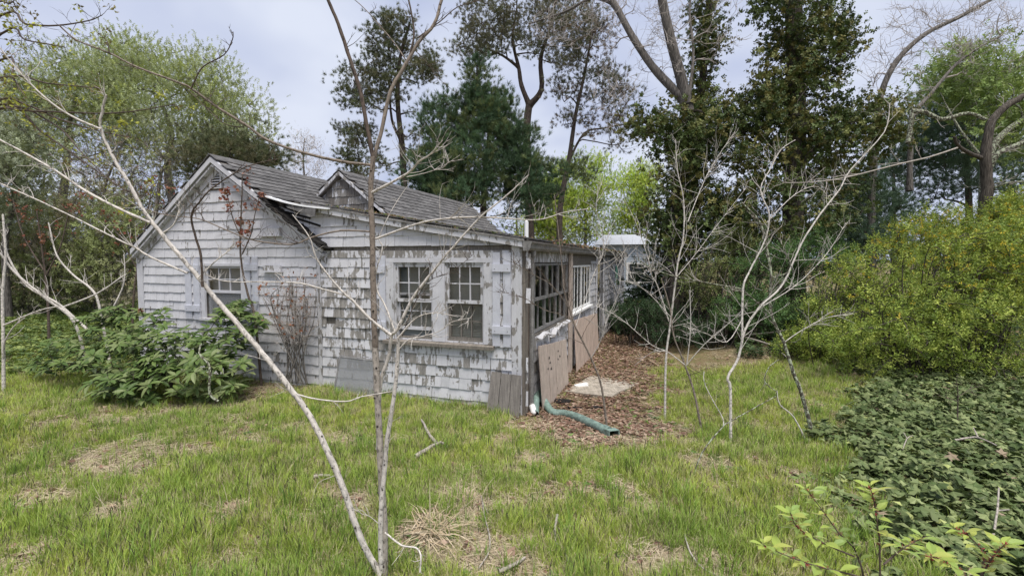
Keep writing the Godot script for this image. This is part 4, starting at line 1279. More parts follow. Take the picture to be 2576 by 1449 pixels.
	# -- right: the grey forked tree, ivy hung trees
	tree({name = "forked_tree", label = "grey barked forked tree with bare limbs and ivy on its lower trunk", bark = M.bark_grey, limb_bark = M.bark_twig, trunks = [[[[1690, 720, 14], [1695, 560, 14], [1715, 430, 14], [1738, 330, 14], [1725, 250, 14]], 0.24, 0.17], [[[1728, 262, 14], [1690, 220, 14], [1640, 165, 14.2], [1590, 90, 14.4], [1545, 10, 14.6], [1500, -40, 14.8]], 0.13, 0.09], [[[1728, 262, 14], [1712, 190, 13.9], [1690, 110, 13.8], [1670, 20, 13.7], [1655, -60, 13.6]], 0.17, 0.11], [[[1545, 10, 14.6], [1490, -5, 14.9], [1420, 30, 15.2], [1330, 60, 15.6]], 0.06, 0.025], [[[1735, 240, 14], [1745, 130, 14.2], [1735, 30, 14.4], [1745, -30, 14.5]], 0.05, 0.02]],
		lobes = [[1600, 40, 140, 110, 14.5, 1.5, 46], [1430, 60, 130, 70, 15.2, 1.2, 34], [1800, 60, 80, 120, 14, 1.3, 22], [1560, 230, 80, 110, 14.5, 1.2, 26], [1660, 120, 70, 100, 14, 1.0, 20]], tip = 0.008, twigs = 4, twig_len = 0.75, twig_r = 0.006, twig_up = 0.05, bend = 0.45, clear = 3.5})
	tree({name = "ivy_tree", label = "huge trunk smothered in dark glossy ivy, tallest of the ivy trees", group = "ivy covered trees", bark = M.bark, trunks = [[[[2000, 760, 13], [1995, 600, 13], [2000, 430, 13], [2005, 250, 13], [2000, 100, 13], [1995, -60, 13]], 0.30, 0.20], [[[2000, 420, 13], [1900, 330, 13], [1800, 290, 13], [1700, 270, 13]], 0.10, 0.04], [[[2005, 430, 13], [2100, 330, 13], [2200, 280, 13]], 0.10, 0.04]],
		lobes = [[2000, 20, 100, 80, 13, 1.0, 50], [2060, 120, 95, 90, 13, 1.0, 48], [1960, 160, 80, 90, 13, 1.0, 40], [2010, 260, 130, 80, 13, 1.2, 60], [1890, 280, 120, 55, 13, 1.1, 46], [1780, 320, 100, 50, 13, 1.0, 30], [1950, 390, 180, 80, 13, 1.2, 70], [2130, 370, 110, 110, 13, 1.2, 56], [2220, 300, 85, 70, 13, 1.0, 36], [1980, 540, 210, 90, 12.6, 1.2, 90], [2120, 90, 40, 70, 13, 0.7, 16]], leaf = ivy, leafmat = M.gloss, per = 17, rad = 0.29, tints = ivyc, tip = 0.012, up = 0.1, along = [9, 0.55, 0.5], clear = 0.5})
	tree({name = "ivy_tree", label = "slim ivy wrapped trunk rising behind the grey forked tree", group = "ivy covered trees", bark = M.bark, trunks = [[[[1740, 720, 15], [1745, 500, 15], [1755, 330, 15], [1770, 180, 15], [1780, 60, 15], [1790, -60, 15]], 0.16, 0.09]],
		lobes = [[1780, 60, 36, 90, 15, 0.4, 34], [1765, 220, 34, 100, 15, 0.4, 34], [1750, 420, 50, 120, 15, 0.6, 40]], leaf = ivy, leafmat = M.gloss, per = 20, rad = 0.36, tints = ivyc + [Color(0.13, 0.14, 0.04)], tip = 0.01, along = [8, 0.4, 0.5], up = 0.1})
	tree({name = "ivy_tree", label = "ivy clad lower trunk in front of the grey forked tree", group = "ivy covered trees", bark = M.bark, trunks = [[[[1695, 730, 13.2], [1700, 560, 13.2], [1712, 430, 13.3], [1735, 310, 13.5]], 0.17, 0.10]],
		lobes = [[1700, 560, 75, 120, 13.3, 0.7, 60], [1720, 400, 70, 80, 13.3, 0.7, 40], [1640, 310, 70, 40, 13.3, 0.6, 22], [1810, 560, 90, 90, 13, 0.8, 50]], leaf = ivy, leafmat = M.gloss, per = 22, rad = 0.36, tints = ivyc, tip = 0.01, along = [16, 0.5, 0.3], up = 0.1})
	tree({name = "arching_tree", label = "bare arching limb tree with a web of fine twigs over the forsythia", bark = M.bark_grey, limb_bark = M.bark_twig, trunks = [[[[2190, 700, 15], [2195, 480, 15], [2205, 330, 15], [2220, 230, 15], [2260, 150, 15], [2330, 85, 15], [2420, 40, 15.2], [2510, -10, 15.4]], 0.13, 0.05], [[[2290, 480, 14], [2292, 380, 14], [2300, 290, 14], [2340, 240, 14.2], [2420, 150, 14.5], [2520, 90, 15]], 0.08, 0.03]],
		lobes = [[2400, 60, 190, 80, 15, 1.4, 80], [2250, 200, 90, 120, 15, 1.2, 34], [2480, 150, 110, 60, 15, 1.2, 34]], tip = 0.007, twigs = 4, twig_len = 0.8, twig_r = 0.006, twig_up = 0.05, bend = 0.4, clear = 3.0})
	tree({name = "white_pine", label = "blue green soft pine filling the gap behind the forsythia", bark = M.bark_pine, trunks = [[[[2440, 700, 19], [2440, 520, 19], [2430, 380, 19], [2420, 240, 19]], 0.2, 0.04]],
		lobes = [[2420, 260, 130, 70, 19, 1.8, 60], [2420, 360, 180, 80, 19, 2.0, 90], [2330, 430, 150, 80, 18, 1.6, 60], [2180, 490, 120, 70, 16, 1.2, 50], [2540, 420, 90, 90, 19, 1.6, 40], [2160, 590, 130, 60, 15, 1.0, 40]], leaf = soft, leafmat = M.needle, per = 24, rad = 0.6, flat = 0.6, tints = [Color(0.10, 0.165, 0.105), Color(0.125, 0.19, 0.12), Color(0.075, 0.125, 0.08)], tip = 0.016, up = 0.6, bend = 0.2})
	tree({name = "leafing_tree", label = "mid green leafy tree in new foliage above the blue green pine", bark = M.bark_lichen, trunks = [[[[2480, 660, 14], [2475, 480, 14], [2500, 370, 14], [2560, 310, 14], [2620, 280, 14]], 0.13, 0.07], [[[2490, 420, 14], [2420, 330, 14.3], [2380, 260, 14.6]], 0.05, 0.02]],
		lobes = [[2480, 180, 150, 60, 16, 1.5, 60], [2400, 230, 110, 60, 16, 1.4, 34], [2560, 240, 60, 90, 15, 1.2, 40], [2540, 330, 80, 60, 15, 1.2, 24]], leaf = broad, leafmat = M.leaf, per = 17, rad = 0.65, tints = [Color(0.26, 0.35, 0.12), Color(0.20, 0.28, 0.10), Color(0.32, 0.40, 0.15)], tip = 0.014, up = 0.5, bend = 0.35, clear = 3.0})
	# woods that close the view on both sides, beyond what can be told apart
	tree({name = "edge_wood", label = "dim evergreen wood closing the yard behind the ivy trees", category = "wood", bark = M.bark, trunks = [[[[2250, 700, 24], [2250, 560, 24], [2250, 420, 24]], 0.2, 0.05], [[[1900, 700, 24], [1900, 560, 24], [1900, 420, 24]], 0.2, 0.05], [[[2550, 700, 26], [2550, 560, 26], [2550, 420, 26]], 0.2, 0.05]],
		lobes = [[1880, 610, 150, 70, 24, 2.0, 46], [2250, 600, 250, 80, 24, 2.0, 60], [2560, 590, 160, 100, 26, 2.0, 46]], leaf = broad, leafmat = M.leaf, per = 34, rad = 1.1, tints = [Color(0.05, 0.075, 0.035), Color(0.07, 0.10, 0.045)], tip = 0.02, clear = 0.5})
	tree({name = "edge_wood", label = "dim wood closing the yard beyond the thicket and the gable end", category = "wood", bark = M.bark, trunks = [[[[100, 700, 30], [100, 560, 30], [110, 440, 30]], 0.2, 0.05], [[[330, 700, 30], [330, 560, 30], [330, 440, 30]], 0.2, 0.05]],
		lobes = [[150, 560, 270, 110, 30, 2.5, 110], [330, 480, 130, 80, 31, 2.5, 30]], leaf = broad, leafmat = M.leaf, per = 32, rad = 1.3, tints = [Color(0.10, 0.115, 0.06), Color(0.08, 0.095, 0.05), Color(0.13, 0.13, 0.07)], tip = 0.02, clear = 0.5})
	tree({name = "edge_wood", label = "hazy green wood far behind the roof and neighbour's house", category = "wood", bark = M.bark, trunks = [[[[1300, 690, 42], [1300, 600, 42], [1300, 520, 42]], 0.2, 0.05], [[[800, 690, 42], [800, 620, 42], [800, 540, 42]], 0.2, 0.05]],
		lobes = [[1250, 580, 260, 70, 42, 2.5, 70], [800, 560, 300, 70, 42, 2.5, 60], [1600, 620, 150, 50, 46, 2.5, 40]], leaf = broad, leafmat = M.leaf, per = 30, rad = 1.6, tints = [Color(0.09, 0.13, 0.05), Color(0.12, 0.16, 0.06), Color(0.16, 0.20, 0.07)], tip = 0.02, clear = 0.5})
# ---------- saplings traced stem by stem ----------
func knots(mb: MB, sp: PackedVector3Array, rad: PackedFloat32Array, every: float) -> void:
	var run := 0.0
	for i in range(1, sp.size()):
		run += sp[i].distance_to(sp[i - 1])
		if run > every:
			run = rr(-0.3, 0.2) * every
			var d := (sp[i] - sp[i - 1]).normalized()
			var s := (d.cross(rdir())).normalized()
			var r := rad[i]
			if r < 0.004: continue
			mb.tube(PackedVector3Array([sp[i] + s * r * 0.55, sp[i] + s * r * 1.2 + d * r * 0.25]), PackedFloat32Array([r * 0.55, r * 0.24]), 5)
			mb.tube(PackedVector3Array([sp[i] + s * r * 0.62 - d * r * 0.18, sp[i] + s * r * 0.62 + d * r * 0.2]), PackedFloat32Array([r * 0.46, r * 0.46]), 6)

# stems: [[[u, v, depth]...], r0, r1, material key, twig count, twig length]
func sapling(called: String, label: String, category: String, group: String, stems: Array, twig_r := 0.0022, level := 1, up := 0.3, knot := 0.0, foot := true) -> Array:
	var base: Vector3 = D(stems[0][0][0][0], stems[0][0][0][1], stems[0][0][0][2])
	base.y = gy(base.x, base.z)
	var T = thing(called, label, category, base, group)
	var tips := []
	var kn := MB.new()
	for i in stems.size():
		var s: Array = stems[i]
		var pts := pxpath(s[0])
		if i == 0 and foot: pts[0] = Vector3(pts[0].x, gy(pts[0].x, pts[0].z) - 0.04, pts[0].z)
		var sp := smooth(pts, 4, s[1] * 0.10)
		var rad := taper(sp.size(), s[1], s[2], 0.04)
		var mb := MB.new()
		mb.tube(sp, rad, 9 if s[1] > 0.012 else 6)
		put(mb, "stem" if i == 0 or s[1] > 0.016 else "branch", M[s[3]], T, base)
		if knot > 0.0 and s[1] > 0.006: knots(kn, sp, rad, knot)
		if s.size() > 4 and s[4] > 0:
			var tw := MB.new()
			twigs(tw, sp, twig_r, s[4], s[5], level, up, tips, 0.25)
			put(tw, "twigs", M.bark_brown if s[3] in ["bark_brown", "bark_tan"] else (M.bark_twig if s[3] != "bark_pale" else M.bark_pale), T, base).set_meta("kind", "stuff")
	if kn.v.size(): put(kn, "knots", M.knot, T, base).set_meta("kind", "stuff")
	return [T, base, tips]

func along_path(a: Array, d0: float, d1: float) -> Array:   # picture points given a depth that runs from d0 to d1
	var o := []
	for i in a.size():
		o.append([a[i][0], a[i][1], lerpf(d0, d1, float(i) / (a.size() - 1))])
	return o

func build_saplings() -> void:
	var P := "bark_pale"; var N := "bark_tan"; var B := "bark_brown"
	# the many stemmed sapling in front
	var k := 0.00142   # metres per picture pixel at its foot, for the stem widths
	var st := [
		[along_path([[964, 1448], [965, 1330], [956, 1150], [949, 1000], [943, 870]], 2.86, 2.83), 16 * k, 13.3 * k, "bark_mid", 2, 0.33],
		[along_path([[943, 872], [942, 850], [938, 700], [935, 570], [932, 480], [938, 395]], 2.83, 2.80), 13.2 * k, 10.5 * k, N, 6, 0.33],
		[along_path([[938, 400], [925, 330], [906, 230], [880, 150], [850, 60], [825, 0], [815, -40]], 2.80, 2.72), 9 * k, 6 * k, B, 8, 0.24],
		[along_path([[938, 400], [956, 340], [982, 230], [1010, 180], [1050, 110], [1092, 60], [1110, 0], [1120, -40]], 2.80, 2.9), 8.5 * k, 6 * k, N, 6, 0.24],
		[along_path([[1030, 140], [1041, 85], [1032, 20], [1020, -30]], 2.85, 2.8), 4.5 * k, 3 * k, B, 3, 0.22],
		[along_path([[1050, 95], [1105, 55], [1150, 18], [1210, 0], [1270, -12]], 2.86, 2.95), 3 * k, 1.4 * k, B, 6, 0.28],
		[along_path([[1020, 150], [993, 110], [960, 70], [915, 20], [880, -10]], 2.85, 3.0), 3 * k, 1.6 * k, N, 5, 0.22],
		[along_path([[1047, 130], [1080, 165], [1100, 195], [1150, 235]], 2.85, 2.9), 1.8 * k, 0.8 * k, B, 6, 0.13],
		[along_path([[932, 415], [858, 406], [769, 386], [673, 353], [616, 313], [550, 273], [480, 223], [446, 207], [346, 170], [273, 133], [190, 100], [147, 63]], 2.80, 2.45), 6.5 * k, 2.4 * k, N, 19, 0.18],
		[along_path([[480, 223], [487, 206], [510, 167], [563, 137], [583, 100], [585, 80]], 2.6, 2.55), 3.0 * k, 1.6 * k, B, 10, 0.11],
		[along_path([[273, 133], [267, 103], [245, 85]], 2.5, 2.5), 2.2 * k, 1.2 * k, B, 3, 0.07],
		[along_path([[613, 320], [567, 313], [523, 277], [493, 247], [470, 225]], 2.68, 2.75), 2.2 * k, 1.0 * k, B, 6, 0.13],
		[along_path([[934, 485], [1023, 437], [1053, 407], [1083, 387], [1113, 353]], 2.8, 2.6), 6.0 * k, 1.6 * k, P, 13, 0.33],
		[along_path([[1023, 445], [1070, 435], [1110, 420], [1157, 390]], 2.7, 2.6), 2.0 * k, 0.8 * k, P, 8, 0.18],
		[along_path([[944, 601], [1040, 566], [1109, 551], [1200, 546], [1285, 550], [1356, 553], [1421, 534], [1480, 526]], 2.82, 2.5), 4.6 * k, 1.3 * k, P, 19, 0.31],
		[along_path([[932, 583], [858, 580], [784, 597], [741, 614], [685, 612], [628, 602], [571, 580], [500, 551], [429, 543], [366, 526], [310, 500]], 2.82, 2.7), 4.2 * k, 1.2 * k, N, 26, 0.28],
		[along_path([[958, 1440], [957, 1300], [968, 1168], [974, 1101], [990, 1001], [1000, 900], [1002, 849]], 2.84, 2.72), 11 * k, 7 * k, P, 3, 0.22],
		[along_path([[950, 1130], [954, 992], [961, 946], [978, 890], [985, 843], [999, 829], [1035, 754], [1068, 709], [1094, 676], [1120, 643], [1152, 608], [1208, 546], [1257, 506], [1291, 477], [1330, 440]], 2.9, 2.6), 9 * k, 2 * k, P, 16, 0.33],
		[along_path([[983, 843], [931, 803], [885, 754], [867, 740], [821, 688], [793, 645], [778, 597], [735, 540]], 2.76, 2.72), 6.5 * k, 1.6 * k, P, 10, 0.24],
		[along_path([[867, 742], [813, 728], [756, 713], [685, 709], [585, 709], [542, 702], [511, 688]], 2.75, 2.7), 3.6 * k, 1.3 * k, P, 13, 0.18],
		[along_path([[1002, 849], [1035, 810], [1061, 793], [1094, 787], [1120, 790], [1152, 797]], 2.72, 2.62), 3.8 * k, 1.0 * k, P, 13, 0.18],
		[along_path([[1004, 878], [1028, 855], [1068, 845], [1107, 832], [1136, 810], [1185, 800]], 2.72, 2.6), 3.0 * k, 0.9 * k, P, 13, 0.18],
		[along_path([[993, 835], [969, 770], [949, 733], [944, 690], [958, 640], [961, 617], [954, 594], [990, 520], [1030, 460]], 2.8, 2.95), 4.4 * k, 1.2 * k, P, 10, 0.22],
		[along_path([[1011, 845], [1040, 770], [1075, 710], [1140, 680], [1190, 640]], 2.74, 2.55), 2.0 * k, 0.8 * k, B, 13, 0.20],
		# the stem that leans far over
		[along_path([[955, 1446], [905, 1350], [870, 1250], [830, 1150], [780, 1050], [720, 965], [660, 890], [600, 820], [540, 750], [500, 700], [440, 630], [390, 570], [360, 530], [320, 455], [285, 400], [262, 350], [250, 310], [258, 270], [266, 240]], 2.84, 2.6), 13.5 * k, 3.8 * k, P, 16, 0.28],
		[along_path([[508, 722], [504, 645], [491, 597], [481, 557], [483, 531], [500, 509], [528, 477], [599, 429], [642, 412], [699, 400]], 2.70, 2.5), 5.0 * k, 1.5 * k, B, 16, 0.22],
		[along_path([[497, 699], [537, 660], [574, 631], [596, 614]], 2.7, 2.75), 3.2 * k, 1.6 * k, P, 8, 0.15],
		[along_path([[409, 585], [434, 566], [448, 531], [450, 506]], 2.68, 2.7), 2.8 * k, 1.4 * k, P, 6, 0.13],
		[along_path([[377, 560], [300, 526], [213, 480], [143, 433], [60, 385], [-20, 343]], 2.66, 2.5), 5.5 * k, 3 * k, P, 11, 0.24],
		[along_path([[252, 325], [186, 296], [133, 263], [77, 213], [30, 160], [-10, 110]], 2.62, 2.5), 4 * k, 2 * k, P, 11, 0.22],
		[along_path([[470, 687], [380, 648], [337, 622], [300, 605], [150, 530], [0, 462], [-40, 445]], 2.68, 2.5), 4 * k, 2 * k, P, 14, 0.24],
		[along_path([[838, 1150], [850, 1190], [800, 1215], [785, 1260]], 2.82, 2.75), 1.0 * k, 0.6 * k, P, 0, 0.11],
		[along_path([[960, 1325], [930, 1300], [905, 1290], [890, 1260]], 2.82, 2.7), 2.0 * k, 1.0 * k, P, 5, 0.11],
		[along_path([[968, 1340], [1010, 1372], [1045, 1378], [1058, 1398], [1056, 1440]], 2.8, 2.6), 4.0 * k, 3.0 * k, P, 6, 0.13],
		[along_path([[745, 992], [800, 1005], [870, 1010], [910, 998], [985, 985]], 2.8, 2.8), 3.2 * k, 2.0 * k, P, 5, 0.11],
	]
	sapling("grey_sapling", "pale grey leafless sapling with many stems, one leaning far over the lawn", "sapling", "", st, 0.0024, 1, 0.25, 0.13)
	# saplings beyond it, in front of the passage
	var d := 6.0
	k = d / F * 0.66
	sapling("grey_sapling", "slim brown sapling rooted beside the green drain pipe", "sapling", "leafless saplings by the passage", [
		[along_path([[1529, 1051], [1514, 974], [1487, 901], [1468, 862], [1448, 824], [1433, 777], [1419, 731], [1416, 693], [1410, 635], [1402, 558], [1395, 490]], 5.9, 5.9), 4.29 * k, 1.40 * k, N, 27, 0.84],
		[along_path([[1433, 777], [1390, 720], [1340, 690], [1290, 660]], 5.9, 5.7), 1.58 * k, 0.70 * k, N, 17, 0.53],
		[along_path([[1487, 901], [1510, 860], [1530, 800], [1560, 720], [1545, 640]], 5.9, 5.6), 1.72 * k, 0.70 * k, P, 17, 0.63],
		[along_path([[1470, 862], [1430, 800], [1370, 780], [1310, 745], [1250, 735]], 5.9, 5.7), 1.19 * k, 0.56 * k, N, 17, 0.42],
		[along_path([[1448, 824], [1490, 700], [1520, 620], [1500, 520], [1520, 440]], 5.9, 6.1), 1.72 * k, 0.70 * k, P, 20, 0.63]], 0.0036, 1, 0.25, 0.3)
	sapling("grey_sapling", "twin stemmed pale sapling on the lawn past the concrete slab", "sapling", "leafless saplings by the passage", [
		[along_path([[1674, 1016], [1676, 904], [1687, 815], [1705, 668], [1720, 594], [1720, 502], [1705, 429], [1700, 350]], 6.5, 6.5), 4.95 * k, 1.40 * k, P, 31, 0.84],
		[along_path([[1731, 558], [1760, 484], [1790, 420], [1850, 330]], 6.5, 6.7), 2.31 * k, 0.84 * k, P, 20, 0.73],
		[along_path([[1683, 808], [1656, 723], [1639, 690], [1631, 650], [1600, 560], [1570, 500]], 6.5, 6.3), 2.97 * k, 0.84 * k, P, 24, 0.73],
		[along_path([[1690, 800], [1640, 745], [1590, 700], [1560, 640], [1500, 590]], 6.5, 6.3), 1.72 * k, 0.70 * k, P, 20, 0.63],
		[along_path([[1700, 700], [1750, 640], [1810, 560], [1880, 470]], 6.5, 6.8), 1.72 * k, 0.70 * k, P, 20, 0.73]], 0.0038, 1, 0.25, 0.3)
	sapling("grey_sapling", "crooked sapling whose thin white shoot stands straight up", "sapling", "leafless saplings by the passage", [
		[along_path([[1770, 1075], [1752, 1010], [1738, 958], [1716, 899], [1694, 840], [1687, 780], [1664, 700]], 5.5, 5.7), 4.29 * k, 1.54 * k, N, 15, 0.63],
		[along_path([[1728, 920], [1738, 826], [1736, 730]], 5.5, 5.4), 2.11 * k, 1.40 * k, P, 5, 0.32],
		[along_path([[1728, 918], [1760, 880], [1790, 850], [1850, 800], [1875, 770]], 5.5, 5.3), 1.72 * k, 0.84 * k, P, 14, 0.42],
		[along_path([[1724, 918], [1680, 885], [1640, 868], [1560, 800], [1500, 770]], 5.5, 5.4), 1.98 * k, 0.84 * k, P, 15, 0.42]], 0.0034, 1, 0.2, 0.3)
	sapling("grey_sapling", "tallest of the white branching saplings, its stems spreading like a wide V", "sapling", "leafless saplings by the passage", [
		[along_path([[1840, 1104], [1838, 979], [1832, 950], [1859, 899], [1874, 833], [1911, 774], [1970, 716], [2017, 613], [2065, 539], [2113, 477], [2140, 429], [2226, 332], [2240, 260]], 5.2, 5.4), 4.95 * k, 1.40 * k, P, 27, 0.84],
		[along_path([[1868, 859], [1870, 730], [1885, 686], [1925, 605], [1936, 539], [1914, 477], [1942, 420], [1966, 376], [2002, 352]], 5.2, 5.5), 3.63 * k, 1.12 * k, P, 24, 0.63],
		[along_path([[1868, 727], [1760, 708], [1668, 686], [1600, 650]], 5.3, 5.0), 2.38 * k, 1.12 * k, "bark_lichen", 14, 0.37],
		[along_path([[1920, 770], [2000, 720], [2080, 640], [2130, 560]], 5.2, 5.5), 1.72 * k, 0.70 * k, P, 17, 0.53],
		[along_path([[1930, 560], [2000, 490], [2060, 470], [2100, 520]], 5.4, 5.6), 1.72 * k, 0.70 * k, P, 14, 0.42],
		[along_path([[1870, 800], [1830, 860], [1780, 840], [1720, 820]], 5.2, 5.0), 1.58 * k, 0.84 * k, P, 10, 0.42]], 0.0034, 1, 0.25, 0.3)
	sapling("lichen_sapling", "dark twisted stem crusted with grey lichen at the ivy's edge", "sapling", "", [
		[along_path([[2052, 1096], [2020, 997], [1999, 943], [1973, 862], [1940, 785], [1940, 686], [1925, 605], [1911, 557], [1867, 510]], 5.25, 5.4), 6.60 * k, 2.80 * k, "bark_lichen", 14, 0.42],
		[along_path([[1973, 862], [2020, 830], [2080, 800], [2150, 790]], 5.3, 5.3), 1.72 * k, 0.70 * k, P, 14, 0.42],
		[along_path([[1940, 700], [1990, 680], [1980, 640], [1960, 600]], 5.3, 5.3), 1.72 * k, 0.70 * k, "bark_lichen", 8, 0.32],
		[along_path([[1960, 905], [1935, 925], [1925, 960], [1955, 985]], 5.3, 5.2), 1.98 * k, 1.40 * k, "bark_lichen", 3, 0.21],
		[along_path([[1938, 790], [1880, 740], [1840, 730]], 5.3, 5.2), 2.31 * k, 1.40 * k, "bark_lichen", 7, 0.32]], 0.0036, 1, 0.2)
	sapling("dead_branch", "forked dead grey branch stuck upright in the lawn", "branch", "", [
		[along_path([[1742, 1193], [1767, 1139], [1821, 1072], [1845, 1057], [1927, 1011], [1952, 997]], 4.3, 4.6), 2.38 * k, 0.98 * k, "bark_lichen", 5, 0.15],
		[along_path([[1821, 1072], [1818, 1050], [1790, 1000], [1772, 960], [1772, 935]], 4.4, 4.5), 1.58 * k, 0.98 * k, P, 3, 0.13]], 0.003, 0, 0.2)
	sapling("dead_branch", "short bent dead stick leaning beside the lichen covered stem", "branch", "", [
		[along_path([[2037, 1096], [1998, 1050], [1963, 1018], [1956, 983]], 5.2, 5.2), 2.97 * k, 1.40 * k, P, 3, 0.11]], 0.003, 0, 0.2)
	sapling("dead_seedling", "dead reddish brown conifer seedling standing in the ivy", "seedling", "", [
		[along_path([[2412, 1098], [2411, 1040], [2412, 990], [2408, 958]], 5.3, 5.3), 0.008, 0.003, B, 10, 0.3],
		[along_path([[2412, 1010], [2380, 1000], [2352, 988]], 5.3, 5.2), 0.004, 0.002, B, 7, 0.2],
		[along_path([[2412, 1000], [2440, 980], [2460, 972]], 5.3, 5.4), 0.004, 0.002, B, 7, 0.2]], 0.003, 1, 0.1)
	# stems at the far corner of the lawn, by the rhododendron
	k = 8.0 / F
	sapling("white_sapling", "pair of white leaning stems rising behind the rhododendron", "sapling", "stems at the lawn corner", [
		[along_path([[215, 850], [187, 814], [117, 754], [37, 687], [0, 640], [-40, 600]], 8.6, 8.0), 4 * k, 2 * k, P, 8, 0.6],
		[along_path([[225, 835], [160, 777], [133, 757], [67, 720], [20, 650], [10, 600]], 8.7, 8.4), 3.6 * k, 2 * k, P, 8, 0.6],
		[along_path([[150, 775], [240, 740], [300, 700], [316, 690]], 8.7, 8.9), 2.4 * k, 1.2 * k, P, 6, 0.4]], 0.006, 1, 0.3)
	sapling("white_sapling", "white forking sapling near the cottage corner with reddish leaf buds", "sapling", "stems at the lawn corner", [
		[along_path([[270, 800], [247, 767], [227, 727], [177, 687], [140, 640], [120, 560]], 9.5, 9.6), 4 * k, 1.6 * k, P, 10, 0.7],
		[along_path([[285, 770], [300, 740], [312, 700], [310, 640]], 9.5, 9.6), 2.6 * k, 1.2 * k, P, 6, 0.5]], 0.006, 1, 0.3)
	sapling("white_sapling", "pale upright trunk at the lawn corner with drooping side twigs", "sapling", "stems at the lawn corner", [
		[along_path([[4, 945], [6, 860], [4, 740], [12, 640], [5, 540]], 7.2, 7.2), 3.6 * k, 2 * k, P, 6, 0.5],
		[along_path([[4, 820], [50, 800], [100, 780], [150, 770]], 7.2, 7.0), 2.2 * k, 1 * k, P, 5, 0.4],
		[along_path([[6, 905], [10, 860], [35, 820], [60, 800]], 7.2, 7.0), 2.2 * k, 1 * k, P, 3, 0.3]], 0.005, 1, 0.3)
	# red maple shoots
	var mp := lobed_leaf(0.075, 5)
	for q in [["red_maple_sapling", "thin sapling with small red leaves standing in front of the gable window", [[[[655, 900], [640, 800], [622, 740], [608, 674], [603, 617], [606, 531], [608, 460], [608, 440]], 7.6, 7.7, 3.2, 1.0, 12, 0.5], [[[608, 640], [630, 590], [640, 540], [650, 500]], 7.6, 7.5, 1.6, 0.7, 5, 0.3], [[[606, 600], [585, 550], [575, 510], [570, 490]], 7.6, 7.8, 1.6, 0.7, 5, 0.3]], 0.85, 85],
		["red_maple_sapling", "red budded maple sapling at the lawn edge, by the thicket", [[[[120, 840], [118, 760], [110, 680], [100, 600], [90, 530]], 11.0, 11.0, 4.5, 1.4, 20, 1.0], [[[110, 700], [150, 620], [170, 540], [190, 500]], 11, 11, 2.6, 1, 14, 0.8], [[[108, 680], [60, 600], [40, 540], [30, 500]], 11, 11, 2.6, 1, 14, 0.8]], 0.9, 85],
		["red_maple_sapling", "reddish leaved sapling spreading over the cottage's far corner", [[[[330, 840], [335, 740], [350, 640], [370, 540], [380, 470]], 11.5, 11.5, 4, 1.4, 16, 1.0], [[[345, 680], [300, 600], [270, 540]], 11.5, 11.2, 2.2, 1, 12, 0.8], [[[360, 600], [410, 530], [440, 490]], 11.5, 11.7, 2.2, 1, 12, 0.8]], 0.9, 60]]:
		var stems := []
		for s in q[2]: stems.append([along_path(s[0], s[1], s[2]), s[3] * 0.0066, s[4] * 0.0066, "bark_brown" if q[3] < 1.1 else "bark_grey", s[5], s[6]])
		var o = sapling(q[0], q[1], "sapling", "red budding maple saplings", stems, 0.0035, 1, 0.25)
		var tf := []; var cl := []
		for i in q[4]:
			var e = o[2][rng.randi() % o[2].size()]
			for j in 2:
				tf.append(Transform3D(facing((rdir() + Vector3.DOWN * 0.3).normalized(), rr(0, TAU)) * Basis.from_scale(Vector3.ONE * rr(0.6, 1.2) * q[3]), e[0] + rdir() * 0.05))
				cl.append(Color(0.23, 0.075, 0.06).lerp(Color(0.27, 0.14, 0.085), rng.randf()) * rr(0.7, 1.3))
		scatter(mp, tf, cl, "leaves", M.leaf, o[0], o[1])
	# twiggy shrub against the wall
	var stems := []
	for i in 17:
		var u := rr(670, 815)
		stems.append([along_path([[752 + rr(-40, 30), 965], [lerpf(752, u, 0.5), 860], [u, 770 + rr(-20, 50)], [u + rr(-50, 50), 690 + rr(0, 60)]], 7.35 + rr(-0.15, 0.12), 7.3), 0.010, 0.004, "bark_grey", 14, 0.5])
	var sh = sapling("wall_shrub", "leafless tangled shrub growing against the shingles beside the rhododendron", "shrub", "", stems, 0.0038, 2, 0.3)
	var rt := []; var rc := []
	for i in 110:
		var e = sh[2][rng.randi() % sh[2].size()]
		rt.append(Transform3D(facing(rdir(), rr(0, TAU)) * Basis.from_scale(Vector3.ONE * rr(0.4, 0.8)), e[0]))
		rc.append(Color(0.30, 0.13, 0.07) * rr(0.7, 1.3))
	scatter(mp, rt, rc, "leaves", M.leaf, sh[0], sh[1])
	# overhanging tree that stands outside the view, catkins and first leaves on its branches
	var ox := -4.9
	var fan := []
	fan.append([along_path([[-330, 1300], [-300, 700], [-280, 200], [-260, -200]], 4.0, 4.0), 0.09, 0.05, "bark_grey", 0, 0.3])
	for b in [[[-290, 500], [-60, 290], [80, 280], [280, 285], [440, 262]], [[-285, 380], [-20, 255], [60, 262], [150, 300], [250, 330], [330, 345]], [[-285, 300], [0, 195], [120, 210], [260, 222]], [[-280, 240], [0, 38], [60, 60], [140, 64], [220, 52], [255, 38]], [[-280, 330], [0, 85], [60, 100], [160, 118]], [[-280, 420], [-10, 262], [100, 330], [200, 400], [300, 470], [360, 500]], [[-290, 460], [-10, 275], [130, 310], [200, 380], [260, 440]], [[-280, 200], [-40, 20], [20, 8], [32, 2]], [[-285, 350], [0, 150], [30, 195], [60, 240]]]:
		fan.append([along_path(b, 4.0, 3.4), 0.011, 0.0028, "bark_brown", 15, 0.36])
	var ov = sapling("overhanging_birch", "dark branches with catkins and tiny yellow leaves reaching in over the lawn", "tree", "", fan, 0.0022, 1, 0.12)
	var cat := sprig(3, 0.05, 0.035, 0.02)
	rt = []; rc = []
